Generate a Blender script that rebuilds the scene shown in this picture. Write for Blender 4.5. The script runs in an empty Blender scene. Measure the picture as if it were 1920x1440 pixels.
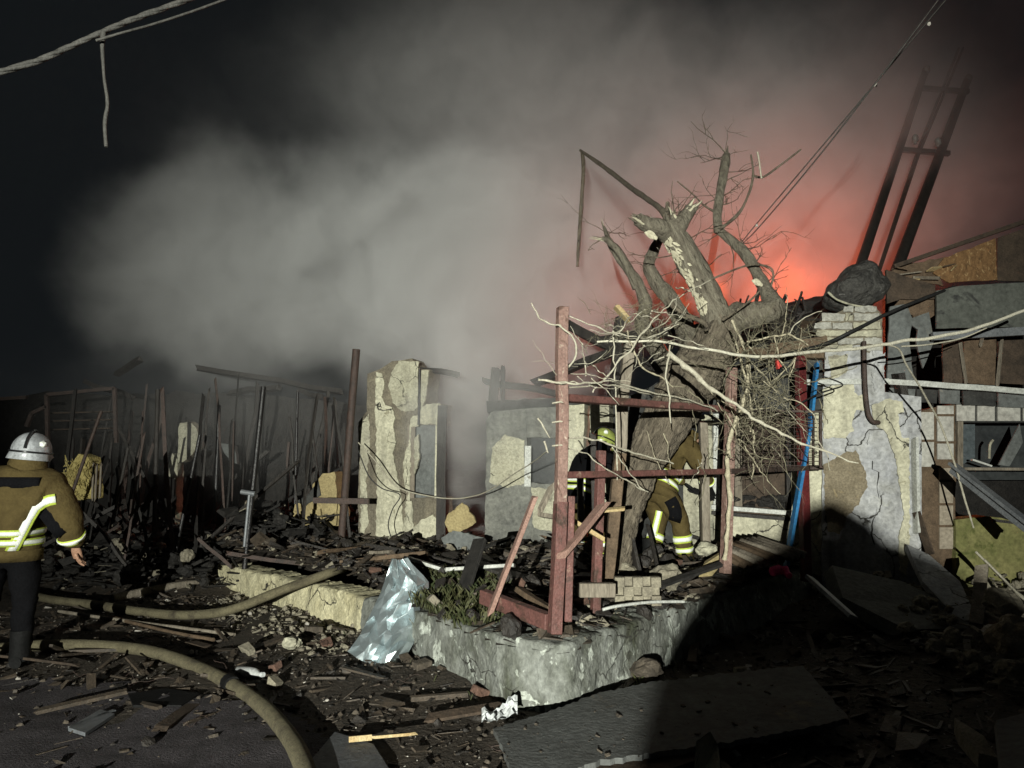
import bpy, bmesh, math, random
from mathutils import Vector, Matrix, noise
from mathutils.bvhtree import BVHTree
from mathutils.geometry import tessellate_polygon
V = Vector
R = random.Random(11)
scn = bpy.context.scene
col = scn.collection

# ------------------------------------------------------------------ camera
F, PITCH, EYE = 1400.0, math.atan(145 / 1400), 1.6
cam_d = bpy.data.cameras.new('camera'); cam = bpy.data.objects.new('camera', cam_d); col.objects.link(cam)
cam.location = (0, 0, EYE); cam.rotation_euler = (math.radians(90) + PITCH, 0, 0)
cam_d.sensor_width = 36; cam_d.lens = 36 * F / 1920; cam_d.clip_end = 400; cam_d.clip_start = .05
scn.camera = cam
# ------------------------------------------------------------------ night sky
w = bpy.data.worlds.new('World'); scn.world = w; w.use_nodes = True
bg = w.node_tree.nodes['Background']; bg.inputs[0].default_value = (.75, .9, 1, 1); bg.inputs[1].default_value = .0085
# ------------------------------------------------------------------ the work light of the fire engine behind the photographer
LAMP = V((-1.8, -8.0, 1.97))
ld = bpy.data.lights.new('work_light', 'SPOT'); lo = bpy.data.objects.new('work_light', ld); col.objects.link(lo)
lo.location = LAMP; ld.energy = 16000; ld.color = (.98, 1, .9); ld.spot_size = math.radians(54); ld.spot_blend = 1.0
ld.shadow_soft_size = .008
lo.rotation_euler = (V((.3, 9.5, 2.25)) - LAMP).to_track_quat('-Z', 'Y').to_euler()
# ------------------------------------------------------------------ exposure
scn.view_settings.view_transform = 'Standard'; scn.view_settings.look = 'None'
scn.view_settings.exposure = 0; scn.view_settings.gamma = 1
cy = scn.cycles
cy.use_denoising = True; cy.max_bounces = 6; cy.diffuse_bounces = 2; cy.glossy_bounces = 2; cy.transmission_bounces = 2
cy.volume_bounces = 2; cy.transparent_max_bounces = 8; cy.volume_max_steps = 128
cy.use_adaptive_sampling = True; cy.adaptive_threshold = .02; cy.sample_clamp_indirect = 3

# ------------------------------------------------------------------ pixel (of the 1920 photograph) -> point in the place
def ray(px, py):
    x = (px - 960) / F; y = (720 - py) / F
    return V((x, math.cos(PITCH) - y * math.sin(PITCH), math.sin(PITCH) + y * math.cos(PITCH)))
CAMP = V((0, 0, EYE))
def P(px, py, d):
    r = ray(px, py); return CAMP + r * (d / r.y)
def G(px, py, z=0.0):
    r = ray(px, py); return CAMP + r * ((z - EYE) / r.z)
class Plane:
    def __init__(s, A, B):
        s.A = V((A[0], A[1], 0)); u = V((B[0] - A[0], B[1] - A[1], 0)); u.normalize(); s.u = u
        n = V((u.y, -u.x, 0))
        if n.dot(CAMP - s.A) < 0: n = -n
        s.n = n
    def pt(s, px, py, off=0.0):
        r = ray(px, py); o = s.A + s.n * off
        return CAMP + r * ((o - CAMP).dot(s.n) / r.dot(s.n))
def nz(p, sc=1.0, seed=0.0): return noise.noise(V((p[0] * sc + seed * 7.3, p[1] * sc - seed * 3.1, p[2] * sc + seed)))
def fbm(p, sc, seed=0, o=3):
    a, t = 1, 0
    for i in range(o): t += a * nz(p, sc, seed + i); a *= .5; sc *= 2.1
    return t

# ------------------------------------------------------------------ mesh helpers
ICO = None
def ico():
    global ICO
    if ICO is None:
        bm = bmesh.new(); bmesh.ops.create_icosphere(bm, subdivisions=1, radius=1)
        ICO = ([v.co.copy() for v in bm.verts], [[v.index for v in f.verts] for f in bm.faces]); bm.free()
    return ICO
ICO2 = None
def ico2():
    global ICO2
    if ICO2 is None:
        bm = bmesh.new(); bmesh.ops.create_icosphere(bm, subdivisions=3, radius=1)
        ICO2 = ([v.co.copy() for v in bm.verts], [[v.index for v in f.verts] for f in bm.faces]); bm.free()
    return ICO2
def basis(d):
    d = d.normalized(); a = V((0, 0, 1)) if abs(d.z) < .9 else V((1, 0, 0))
    s = d.cross(a).normalized(); return s, s.cross(d).normalized()
WL = {}
def children_of(o): return [c for c in o.children]
class MB:
    def __init__(s): s.v = []; s.f = []; s.mi = []; s.sm = []
    def add(s, vs, fs, mi=0, smooth=False):
        b = len(s.v); s.v += [V(q) for q in vs]
        for f in fs: s.f.append([i + b for i in f]); s.mi.append(mi); s.sm.append(smooth)
    def box(s, c, sz, rot=None, jit=0, mi=0):
        vs = []
        for i in range(8):
            q = V(((i & 1) - .5, (i >> 1 & 1) - .5, (i >> 2) - .5))
            q = V((q.x * sz[0], q.y * sz[1], q.z * sz[2]))
            if jit: q += V((R.uniform(-jit, jit), R.uniform(-jit, jit), R.uniform(-jit, jit)))
            vs.append((rot @ q if rot else q) + V(c))
        s.add(vs, [(0, 2, 3, 1), (4, 5, 7, 6), (0, 1, 5, 4), (2, 6, 7, 3), (0, 4, 6, 2), (1, 3, 7, 5)], mi)
    def beam(s, p, q, wd, h, twist=0, split=0, mi=0, wob=0, seg=1):
        p = V(p); q = V(q); a, b = basis(q - p); ct, st = math.cos(twist), math.sin(twist)
        a, b = a * ct + b * st, b * ct - a * st
        n = max(1, seg); vs = []
        for k in range(n + 1):
            c = p.lerp(q, k / n)
            if wob: c = c + a * nz(c, 2.3, 5) * wob + b * nz(c, 2.3, 9) * wob
            for i, j in ((-1, -1), (1, -1), (1, 1), (-1, 1)):
                e = V((0, 0, 0))
                if split and k in (0, n): e = (q - p).normalized() * R.uniform(-split, split)
                vs.append(c + a * i * wd / 2 + b * j * h / 2 + e)
        fs = [(3, 2, 1, 0), tuple(4 * n + i for i in range(4))]
        for k in range(n):
            for i in range(4): fs.append((4 * k + i, 4 * k + (i + 1) % 4, 4 * k + 4 + (i + 1) % 4, 4 * k + 4 + i))
        s.add(vs, fs, mi)
    def tube(s, pts, rad, n=6, rough=0, rs=8, seed=0, smooth=True, mi=0, flat=1.0, ridge=0):
        pts = [V(p) for p in pts]; m = len(pts)
        if not isinstance(rad, (list, tuple)): rad = [rad] * m
        vs, fs = [], []; up = None
        for k in range(m):
            d = (pts[min(k + 1, m - 1)] - pts[max(k - 1, 0)])
            if d.length < 1e-9: d = V((0, 0, 1))
            d.normalize()
            if up is None: a, b = basis(d)
            else:
                a = (up - d * up.dot(d)); a = a.normalized() if a.length > 1e-6 else basis(d)[0]; b = a.cross(d)
            up = a
            for i in range(n):
                t = 2 * math.pi * i / n; o = a * math.cos(t) + b * math.sin(t) * flat
                r = rad[k]
                if rough: r *= 1 + rough * nz((pts[k] + o * rad[k]) , rs, seed)
                if ridge: r *= 1 + ridge * (abs(nz((math.cos(t) * 3.2, math.sin(t) * 3.2, k * .16), 1.0, seed + 3)) - .25) + ridge * .6 * nz((math.cos(t) * 7, math.sin(t) * 7, k * .35), 1, seed + 8)
                vs.append(pts[k] + o * r)
        for k in range(m - 1):
            for i in range(n):
                fs.append((k * n + i, k * n + (i + 1) % n, (k + 1) * n + (i + 1) % n, (k + 1) * n + i))
        s.add(vs, fs, mi, smooth)
        s.add(vs[:n], [tuple(reversed(range(n)))], mi); s.add(vs[-n:], [tuple(range(n))], mi)
    def prism(s, poly, vec, mi=0, wob=0, seed=0):
        poly = [V(p) for p in poly]; n = len(poly); vec = V(vec)
        tri = tessellate_polygon([poly])
        back = [p + vec + (vec.normalized() * 0 if not wob else V((nz(p, 3, seed), nz(p, 3, seed + 2), nz(p, 3, seed + 4))) * wob) for p in poly]
        vs = poly + back
        fs = [tuple(t) for t in tri] + [tuple(i + n for i in reversed(t)) for t in tri]
        fs += [(i, (i + 1) % n, n + (i + 1) % n, n + i) for i in range(n)]
        s.add(vs, fs, mi)
    def rock(s, c, r, seed=0, rot=None, mi=0, amp=.35):
        vs, fs = ico() if max(r) < .05 else ico2(); out = []
        for q in vs:
            k = 1 + amp * nz(q, 1.7, seed) + amp * .5 * nz(q, 4.3, seed); q = V((q.x * r[0] * k, q.y * r[1] * k, q.z * r[2] * k))
            out.append((rot @ q if rot else q) + V(c))
        s.add(out, fs, mi)
    def build(s, name, mats, parent=None, origin=None, bevel=0, recalc=True):
        if not isinstance(mats, (list, tuple)): mats = [mats]
        if parent is not None: org = WL[parent.name]
        elif origin is not None: org = V(origin)
        else:
            lo_ = [min(q[i] for q in s.v) for i in range(3)]; hi = [max(q[i] for q in s.v) for i in range(3)]
            org = V(((lo_[0] + hi[0]) / 2, (lo_[1] + hi[1]) / 2, lo_[2]))
        me = bpy.data.meshes.new(name); me.from_pydata([q - org for q in s.v], [], s.f)
        for m in mats: me.materials.append(m)
        me.polygons.foreach_set('material_index', s.mi); me.polygons.foreach_set('use_smooth', s.sm)
        if recalc is True:
            bm = bmesh.new(); bm.from_mesh(me); bmesh.ops.recalc_face_normals(bm, faces=bm.faces); bm.to_mesh(me); bm.free()
        o = bpy.data.objects.new(name, me); col.objects.link(o)
        if parent is not None: o.parent = parent
        else: o.location = org
        WL[o.name] = org
        if bevel:
            b = o.modifiers.new('edge', 'BEVEL'); b.width = bevel; b.segments = 1; b.limit_method = 'ANGLE'
        return o
from mathutils.geometry import delaunay_2d_cdt
def relief(mb, pts, pl, thick, amp, seed, rim, mi=0):
    o = pts[0]; z = V((0, 0, 1)); p2 = [V(((p - o).dot(pl.u), (p - o).z)) for p in pts]; n = len(p2)
    xs = [p.x for p in p2]; ys = [p.y for p in p2]; ar = (max(xs) - min(xs)) * (max(ys) - min(ys)); cell = max(.022, math.sqrt(ar) / 16)
    rr = random.Random(seed); ins = []
    def inside(x, y):
        c = False
        for i in range(n):
            a, b = p2[i], p2[i - 1]
            if (a.y > y) != (b.y > y) and x < (b.x - a.x) * (y - a.y) / (b.y - a.y) + a.x: c = not c
        return c
    y = min(ys)
    while y < max(ys):
        x = min(xs)
        while x < max(xs):
            q = (x + rr.uniform(-.3, .3) * cell, y + rr.uniform(-.3, .3) * cell)
            if inside(*q) and min((V(q) - p).length for p in p2) > cell * .45: ins.append(V(q))
            x += cell
        y += cell
    vo, _, fo, _, _, _ = delaunay_2d_cdt(p2 + ins, [(i, (i + 1) % n) for i in range(n)], [], 1, 1e-5)
    ed = {}
    for f in fo:
        for i in range(len(f)): e = (f[i], f[(i + 1) % len(f)]); ed[tuple(sorted(e))] = ed.get(tuple(sorted(e)), 0) + 1
    be = [e for e, k in ed.items() if k == 1]; bv = {i for e in be for i in e}
    W3 = [o + pl.u * v.x + z * v.y for v in vo]
    fr = [p + pl.n * ((-rim if i in bv else 0) + amp * fbm(p, 3.3, seed, 2) + amp * .6 * fbm(p, 11, seed + 3, 2)) for i, p in enumerate(W3)]
    mb.add(fr, [list(f) for f in fo], mi, True)
    k = list(bv); ix = {v: i for i, v in enumerate(k)}; m = len(k)
    mb.add([fr[v] for v in k] + [W3[v] - pl.n * thick for v in k], [(ix[a], ix[b], m + ix[b], m + ix[a]) for a, b in be], mi)
    mb.add([p - pl.n * thick for p in W3], [list(reversed(f)) for f in fo], mi)
def tag(o, label=None, cat=None, group=None, kind=None):
    for k, x in (('label', label), ('category', cat), ('group', group), ('kind', kind)):
        if x: o[k] = x
    return o
def thing(name, loc, label, cat, group=None):
    o = bpy.data.objects.new(name, None); o.empty_display_size = .1; col.objects.link(o); o.location = loc
    WL[o.name] = V(loc); return tag(o, label, cat, group)
def one(f):                                  # one(lambda m: m.box(...)) -> an MB with that shape
    m = MB(); f(m); return m
def jag(pts, step=14, amp=3, seed=0):       # roughen an outline
    out = []; n = len(pts)
    for i in range(n):
        a, b = V(pts[i] + (0,)), V(pts[(i + 1) % n] + (0,)); L = (b - a).length; k = max(1, int(L / step))
        for j in range(k):
            q = a.lerp(b, j / k)
            out.append((q.x + amp * nz(q, .11, seed) + amp * .45 * nz(q, .43, seed + 2), q.y + amp * nz(q, .11, seed + 5) + amp * .45 * nz(q, .43, seed + 7)))
    return out
def smooth_path(pts, k=6):
    pts = [V(p) for p in pts]; out = []
    for i in range(len(pts) - 1):
        p0, p1, p2, p3 = pts[max(i - 1, 0)], pts[i], pts[i + 1], pts[min(i + 2, len(pts) - 1)]
        for j in range(k):
            t = j / k
            out.append(.5 * ((2 * p1) + (p2 - p0) * t + (2 * p0 - 5 * p1 + 4 * p2 - p3) * t * t + (3 * p1 - p0 - 3 * p2 + p3) * t ** 3))
    out.append(pts[-1]); return out
def lerp_list(rs, m):
    out = []
    for k in range(m):
        t = k / (m - 1) * (len(rs) - 1); i = min(int(t), len(rs) - 2); out.append(rs[i] + (rs[i + 1] - rs[i]) * (t - i))
    return out

# ------------------------------------------------------------------ materials
def mat(name, c1, c2=None, sc=5, rough=.85, bump=.3, bsc=40, metal=0, spots=None, stretch=(1, 1, 1), spec=.3, spots2=None, detail=6, bdist=.02, grain=.35, rot=0, streak=0, crack=0):
    m = bpy.data.materials.new(name); m.use_nodes = True; nt = m.node_tree; N = nt.nodes; L = nt.links
    b = N['Principled BSDF']; b.inputs['Roughness'].default_value = rough; b.inputs['Metallic'].default_value = metal
    b.inputs['Specular IOR Level'].default_value = spec
    c2 = c2 or tuple(x * .6 for x in c1)
    tc = N.new('ShaderNodeTexCoord'); mp = N.new('ShaderNodeMapping'); mp.inputs['Scale'].default_value = stretch
    m0 = N.new('ShaderNodeMapping'); m0.inputs['Rotation'].default_value = (0, rot, 0); L.new(tc.outputs['Object'], m0.inputs['Vector']); L.new(m0.outputs[0], mp.inputs['Vector'])
    def noise_(scale, det=detail, dist=0):
        n = N.new('ShaderNodeTexNoise'); n.inputs['Scale'].default_value = scale; n.inputs['Detail'].default_value = det
        n.inputs['Roughness'].default_value = .62; n.inputs['Distortion'].default_value = dist
        L.new(mp.outputs[0], n.inputs['Vector']); return n.outputs['Fac']
    def ramp(f, a, bb):
        r = N.new('ShaderNodeMapRange'); r.inputs['From Min'].default_value = a; r.inputs['From Max'].default_value = bb
        L.new(f, r.inputs['Value']); return r.outputs[0]
    def mix(f, a, bcol):
        x = N.new('ShaderNodeMix'); x.data_type = 'RGBA'; L.new(f, x.inputs[0])
        for k, c in ((6, a), (7, bcol)):
            if isinstance(c, tuple): x.inputs[k].default_value = (*c, 1)
            else: L.new(c, x.inputs[k])
        return x.outputs[2]
    def mul(a, bb):
        x = N.new('ShaderNodeMath'); x.operation = 'MULTIPLY'; L.new(a, x.inputs[0]); L.new(bb, x.inputs[1]); return x.outputs[0]
    c = mix(ramp(noise_(sc, dist=.4), .35, .68), c1, c2)
    for sp in (spots, spots2):
        if sp: c = mix(ramp(noise_(sp[1], 5, .8), sp[2], sp[2] + (sp[3] if len(sp) > 3 else .06)), c, sp[0])
    if crack:
        vo = N.new('ShaderNodeTexVoronoi'); vo.feature = 'DISTANCE_TO_EDGE'; vo.inputs['Scale'].default_value = crack
        nd = N.new('ShaderNodeTexNoise'); nd.inputs['Scale'].default_value = 3.5; nd.inputs['Detail'].default_value = 5; L.new(tc.outputs['Object'], nd.inputs['Vector'])
        va = N.new('ShaderNodeVectorMath'); va.operation = 'MULTIPLY_ADD'; L.new(nd.outputs['Color'], va.inputs[0]); va.inputs[1].default_value = (.35, .35, .35); L.new(tc.outputs['Object'], va.inputs[2]); L.new(va.outputs[0], vo.inputs['Vector'])
        c = mix(mul(ramp(vo.outputs['Distance'], .016, .004), ramp(noise_(1.3, 3), .47, .53)), c, (.03, .028, .024))
    if streak:
        ms = N.new('ShaderNodeMapping'); ms.inputs['Scale'].default_value = (7, 7, .55); L.new(tc.outputs['Object'], ms.inputs['Vector'])
        ns = N.new('ShaderNodeTexNoise'); ns.inputs['Scale'].default_value = 1.0; ns.inputs['Detail'].default_value = 5; L.new(ms.outputs[0], ns.inputs['Vector'])
        c = mix(ramp(mul(ramp(ns.outputs['Fac'], .48, .75), ramp(noise_(1.1, 3), .35, .6)), 0, 1 / streak), c, (.07, .065, .055))
    g = N.new('ShaderNodeMapRange'); g.inputs['From Min'].default_value = .3; g.inputs['From Max'].default_value = .7; g.inputs['To Min'].default_value = 1 - grain; g.inputs['To Max'].default_value = 1 + grain * .6
    L.new(noise_(sc * 7.3, 4, .3), g.inputs['Value'])
    hs = N.new('ShaderNodeHueSaturation'); L.new(g.outputs[0], hs.inputs['Value']); L.new(c, hs.inputs['Color']); L.new(hs.outputs[0], b.inputs['Base Color'])
    if bump:
        bp = N.new('ShaderNodeBump'); bp.inputs['Strength'].default_value = bump; bp.inputs['Distance'].default_value = bdist
        L.new(noise_(bsc, 8), bp.inputs['Height']); L.new(bp.outputs[0], b.inputs['Normal'])
    return m
PLA = mat('yellow_plaster', (.6, .575, .43), (.48, .455, .34), 4, .9, .5, 26, spots=((.22, .2, .13), 8, .63, .08), spots2=((.38, .36, .26), 2.3, .5, .3), streak=.75, crack=1.9)
PLG = mat('pale_plaster', (.5, .48, .36), (.36, .34, .25), 5, .9, .5, 24, spots=((.16, .14, .11), 6, .6, .12), spots2=((.27, .25, .2), 2, .5, .3), streak=.75, crack=1.9)
CEM = mat('blue_grey_render', (.38, .385, .405), (.46, .46, .45), 3.2, .9, .6, 20, spots=((.5, .5, .45), 6, .62, .14), spots2=((.24, .235, .2), 1.9, .52, .28), streak=.75, crack=1.5)
EAR = mat('earth_brown', (.31, .26, .18), (.2, .165, .11), 7, .95, .9, 20, spots=((.34, .27, .16), 11, .6, .1), bdist=.05)
ADO = mat('adobe_grey', (.25, .22, .16), (.15, .13, .1), 7, .95, .9, 22, spots=((.36, .33, .25), 10, .63, .1), bdist=.04, streak=.75)
CON = mat('mossy_concrete', (.27, .28, .255), (.1, .105, .085), 4.6, .95, .8, 24, spots=((.5, .53, .47), 6.5, .585, .03), spots2=((.05, .055, .032), 1.25, .5, .16), bdist=.03, stretch=(1, 1, .8), streak=.6, crack=2.1)
LIM = mat('limewashed_wall', (.68, .63, .42), (.52, .47, .29), 5, .92, .7, 34, spots=((.2, .18, .1), 4.5, .64, .1), bdist=.03, streak=.6, crack=1.8)
SOOT = mat('sooty_wall', (.07, .07, .065), (.025, .025, .025), 3, .95, .6, 18, spots=((.15, .14, .12), 4, .66, .1))
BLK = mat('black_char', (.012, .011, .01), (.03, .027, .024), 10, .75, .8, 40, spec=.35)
CHW = mat('charred_wood', (.016, .013, .011), (.036, .03, .025), 16, .6, .8, 60, stretch=(1, 1, .25), spec=.5)
GRW = mat('weathered_wood', (.27, .235, .185), (.15, .125, .095), 9, .85, .6, 46, stretch=(1, 1, .2))
BRW = mat('brown_wood', (.16, .11, .07), (.08, .055, .035), 12, .8, .6, 50)
DKW = mat('dark_board', (.085, .06, .042), (.04, .03, .022), 8, .8, .5, 40)
RAW = mat('fresh_split_wood', (.5, .4, .22), (.4, .28, .13), 14, .8, .6, 40)
RED = mat('rusty_red_paint', (.165, .07, .06), (.1, .048, .04), 9, .6, .5, 45, spots=((.3, .2, .15), 12, .62, .08), spots2=((.06, .035, .025), 6, .53, .1), spec=.4)
RSL = mat('sun_bleached_red_paint', (.26, .165, .135), (.19, .11, .09), 10, .65, .5, 50, spots=((.42, .34, .27), 14, .6, .08), spots2=((.1, .055, .04), 7, .55, .1), spec=.4)
DRD = mat('dark_red_paint', (.13, .022, .022), (.07, .014, .014), 6, .35, .2, 30, spec=.6)
PNK = mat('faded_pink_wood', (.34, .21, .17), (.24, .14, .11), 12, .8, .5, 45)
RST = mat('rusted_steel', (.075, .045, .035), (.035, .025, .02), 14, .6, .6, 60, spec=.5)
SPI = mat('scorched_pipe', (.035, .032, .032), (.015, .015, .015), 9, .38, .4, 40, metal=.5, spec=.6)
STL = mat('galvanised_steel', (.24, .25, .26), (.16, .17, .18), 6, .5, .15, 30, metal=.3, spec=.5)
BLU = mat('blue_paint', (.03, .2, .42), (.02, .12, .3), 6, .5, .3, 30, spots=((.2, .3, .36), 15, .66))
WHT = mat('white_paint', (.6, .61, .57), (.42, .42, .38), 6, .6, .3, 30, spots=((.2, .18, .14), 9, .66))
TIL = mat('white_glazed_tile', (.5, .49, .44), (.42, .4, .36), 3, .3, .05, 20, spec=.5, spots=((.2, .17, .12), 4, .64, .12))
TLB = mat('beige_tile', (.36, .31, .24), (.3, .25, .19), 4, .4, .05, 20, spec=.5)
OSB = mat('chipboard', (.25, .14, .06), (.13, .07, .03), 26, .85, .5, 50, stretch=(1, 1, .6), spots=((.38, .25, .12), 22, .58), spots2=((.08, .045, .02), 9, .62, .1))
FOI = mat('silver_foil', (.6, .68, .7), (.46, .54, .56), 5, .34, .1, 30, metal=.72, spec=.6, grain=.1)
HOS = mat('canvas_hose', (.165, .145, .088), (.105, .09, .055), 9, .9, .6, 110, spots=((.06, .05, .034), 4, .54, .16))
DRT = mat('wet_dirt', (.045, .036, .027), (.08, .064, .048), 2.4, .85, 1.0, 22, spots=((.13, .11, .085), 34, .66, .03), spots2=((.015, .012, .01), 4, .6, .1), bdist=.04, spec=.35)
ASP = mat('gritty_asphalt', (.07, .061, .066), (.042, .036, .039), 5, .8, 1.0, 70, spots=((.24, .22, .22), 75, .66, .02), spots2=((.022, .02, .02), 5, .62, .1), spec=.4)
ROC = mat('rubble_stone', (.3, .27, .2), (.17, .15, .115), 9, .95, .8, 30)
ROD = mat('dark_rubble', (.11, .09, .068), (.055, .046, .037), 9, .9, .8, 30)
CHP = mat('pale_chips', (.5, .47, .42), (.32, .29, .25), 9, .8, .3, 30)
SLT = mat('grey_slate', (.12, .125, .13), (.07, .07, .075), 6, .6, .4, 30, spec=.45)
BRD = mat('grey_fibre_board', (.125, .13, .125), (.085, .085, .08), 2.5, .8, .5, 36, spots=((.03, .03, .028), 13, .68, .04), spots2=((.17, .14, .1), 2.2, .62, .1))
BAR = mat('trunk_bark', (.25, .21, .155), (.1, .082, .06), 22, .95, 1.0, 46, stretch=(1, 1, .16), rot=-.45, spots=((.045, .036, .028), 30, .6, .06), bdist=.06)
BAL = mat('limb_bark', (.25, .225, .17), (.11, .092, .07), 22, .95, 1.0, 46, stretch=(1, 1, .2), rot=.4, spots=((.05, .042, .03), 30, .62, .06), bdist=.05)
BAW = mat('bare_wood', (.62, .58, .43), (.46, .42, .3), 20, .8, .4, 50)
CAN = mat('vine_cane', (.5, .45, .32), (.3, .26, .18), 20, .8, .5, 60)
CAW = mat('whitish_cane', (.62, .59, .48), (.48, .45, .35), 24, .8, .5, 60)
CAD = mat('shaded_cane', (.26, .235, .16), (.14, .125, .085), 20, .85, .5, 60)  # darker cane copy, shade inside the tangle put into its colour
CAL = mat('pale_vine_cane', (.5, .47, .37), (.33, .3, .23), 24, .8, .5, 60)
CAB = mat('grey_cable', (.075, .072, .065), (.035, .034, .03), 16, .7, .5, 50)
BCB = mat('black_wire_and_shadow', (.015, .015, .015), (.03, .03, .03), 8, .5, .1, 20)
GRS = mat('short_grass', (.03, .042, .014), (.085, .08, .035), 6, .7, 0)
JAC = mat('khaki_turnout_cloth', (.105, .078, .031), (.066, .048, .02), 7, .9, .5, 34, spec=.08, grain=.14)
JAD = mat('dark_turnout_cloth', (.007, .007, .008), (.006, .006, .007), 12, .9, .35, 60, spec=.06)  # blacker than real cloth, stands for missing lamp light on the trousers
SIL = mat('silver_reflective_tape', (.93, .95, .88), (.88, .9, .82), 20, .4, 0, spec=.6)
LME = mat('lime_tape', (.62, .74, .12), (.5, .62, .08), 20, .6, 0)
HWH = mat('white_helmet_shell', (.5, .52, .54), (.26, .27, .28), 7, .3, .15, 30, spec=.6, spots=((.1, .1, .1), 6, .62, .1))
HBK = mat('black_helmet_shell', (.015, .015, .016), (.02, .02, .02), 5, .25, 0, spec=.7)
HLM = mat('lime_helmet_shell', (.4, .46, .12), (.24, .28, .07), 5, .3, 0, spec=.6)
SKN = mat('skin', (.42, .25, .17), (.34, .19, .12), 9, .55, .2, 60)
RUB = mat('black_rubber', (.008, .008, .008), (.013, .013, .013), 9, .7, .3, 40, spec=.12)
PKF = mat('bright_pink_fabric', (.8, .06, .2), (.6, .04, .14), 8, .8, .4, 30)
RDF = mat('red_fabric', (.55, .06, .05), (.4, .04, .03), 8, .8, .4, 30)
PAP = mat('white_paper', (.62, .64, .64), (.48, .5, .5), 6, .8, .3, 20)
PLB = mat('cloudy_plastic', (.45, .46, .45), (.36, .37, .36), 6, .3, .1, 20, spec=.6)
GPN = mat('grey_panel', (.16, .17, .165), (.11, .115, .11), 3, .7, .25, 24, spots=((.25, .24, .2), 4, .64, .1))
GLS = mat('dusty_glass', (.12, .14, .15), (.07, .085, .09), 3, .15, .05, 10, spec=.8)
BRK = mat('dirty_white_block', (.46, .45, .4), (.32, .31, .27), 6, .95, .8, 26, spots=((.15, .14, .12), 5, .58, .12), streak=.75)
SMK = mat('smoked_plaster', (.24, .24, .21), (.13, .13, .12), 3, .95, .5, 22, spots=((.06, .06, .06), 2.5, .55, .2), streak=.75)
STR = mat('straw_plaster', (.6, .5, .2), (.38, .3, .1), 22, .95, 1.0, 40, stretch=(1, 1, .4), bdist=.05)
YEL = mat('ochre_plaster', (.4, .325, .165), (.28, .22, .11), 6, .9, .6, 24, spots=((.16, .12, .06), 6, .62, .1))
POR = mat('porcelain', (.25, .24, .22), (.2, .19, .17), 6, .25, 0, spec=.7)
WLT = mat('wet_splinters', (.085, .064, .045), (.035, .028, .021), 12, .6, .5, 50, spec=.45)
TIP = mat('floor_tile', (.16, .17, .18), (.12, .125, .135), 4, .35, .05, 20, spec=.6)

# ------------------------------------------------------------------ lie of the land
FAC = Plane((-2.2, 10.2), (4.2, 8.2))                 # the street front of the burnt house
TW = [(-3.78, 9.8, .29), (-1.37, 7.1, .35), (0.0, 5.05, .44), (.35, 4.90, .45), (1.19, 5.97, .44), (3.35, 8.5, .42)]
def inside_terrace(x, y):
    poly = [(a, b) for a, b, c in TW] + [(4.4, 8.6), (4.4, 12), (-4.2, 12)]
    c = False
    for i in range(len(poly)):
        (x1, y1), (x2, y2) = poly[i], poly[i - 1]
        if (y1 > y) != (y2 > y) and x < (x2 - x1) * (y - y1) / (y2 - y1) + x1: c = not c
    return c
def gz(x, y):
    h = .018 * fbm((x, y, 0), 1.3, 3) + .01 * fbm((x, y, 0), 5, 4)
    if y > 4.6 and x > -2.4: h += .05 * max(0, fbm((x, y, 0), .9, 8) + .5) * min(1, (y - 4.6))
    a = max(0, min(1, (x - 2.3) / 1.8)) * max(0, min(1, (y - 5.2) / 2)); h += a * (.18 + .14 * fbm((x, y, 0), 1.1, 12))
    b = max(0, min(1, (-x - 1.6) / 1.5)) * max(0, min(1, (y - 8.4) / 1.6)); h += b * max(0, min(1, (y - 9.3) / .8)) * (.18 + .2 * fbm((x, y, 0), .8, 15))
    return h
def tz(x, y):
    h = .4 + .05 * fbm((x, y, 0), 1.8, 21)
    h += .17 * max(0, min(1, (y - 5.9) / 1.6)) * (.8 + .6 * fbm((x, y, 0), 1.5, 25))
    return h
def fz(x, y): return tz(x, y) if inside_terrace(x, y) else gz(x, y)
def grid(name, x0, x1, y0, y1, nx, ny, fn, m, px=1.0, ctr=None, keep=None):
    vs, fs, idx = [], [], {}
    xs = []; 
    for i in range(nx + 1):
        t = i / nx * 2 - 1; t = math.copysign(abs(t) ** px, t); xs.append((x0 + x1) / 2 + t * (x1 - x0) / 2)
    ys = []
    for j in range(ny + 1):
        t = j / ny; ys.append(y0 + (y1 - y0) * (t ** px))
    for j in range(ny + 1):
        for i in range(nx + 1): vs.append((xs[i], ys[j], fn(xs[i], ys[j])))
    for j in range(ny):
        for i in range(nx):
            if keep and not keep((xs[i] + xs[i + 1]) / 2, (ys[j] + ys[j + 1]) / 2): continue
            a = j * (nx + 1) + i; fs.append((a, a + 1, a + nx + 2, a + nx + 1))
    mb = MB(); mb.add(vs, fs, 0, True); return mb
grid('ground', -90, 90, -14, 120, 260, 260, gz, DRT, 2.2).build('ground', DRT, origin=(0, 0, 0), recalc=False)['kind'] = 'structure'
# tarmac lane where the hose lies (a skin over the ground)
mb = grid('lane', -9, 1.2, 1.2, 6.6, 150, 80, lambda x, y: gz(x, y) + .010 + .004 * nz((x, y, 0), 9, 2), ASP, 1,
          keep=lambda x, y: y < 5.6 - .32 * (x + 3.5) + .5 * fbm((x, y, 0), .9, 31) and x < -.25 - .5 * (y - 3) + .35 * fbm((x, y, 0), 1.3, 33))
mb.build('tarmac_lane', ASP, origin=(0, 0, 0), recalc=False)['kind'] = 'structure'
mb = grid('terrace', -4.3, 4.4, 4.9, 11.4, 110, 90, lambda x, y: tz(x, y), ROD, 1, keep=inside_terrace)
mb.build('terrace_ground', DRT, origin=(0, 0, 0), recalc=False)['kind'] = 'structure'

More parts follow.
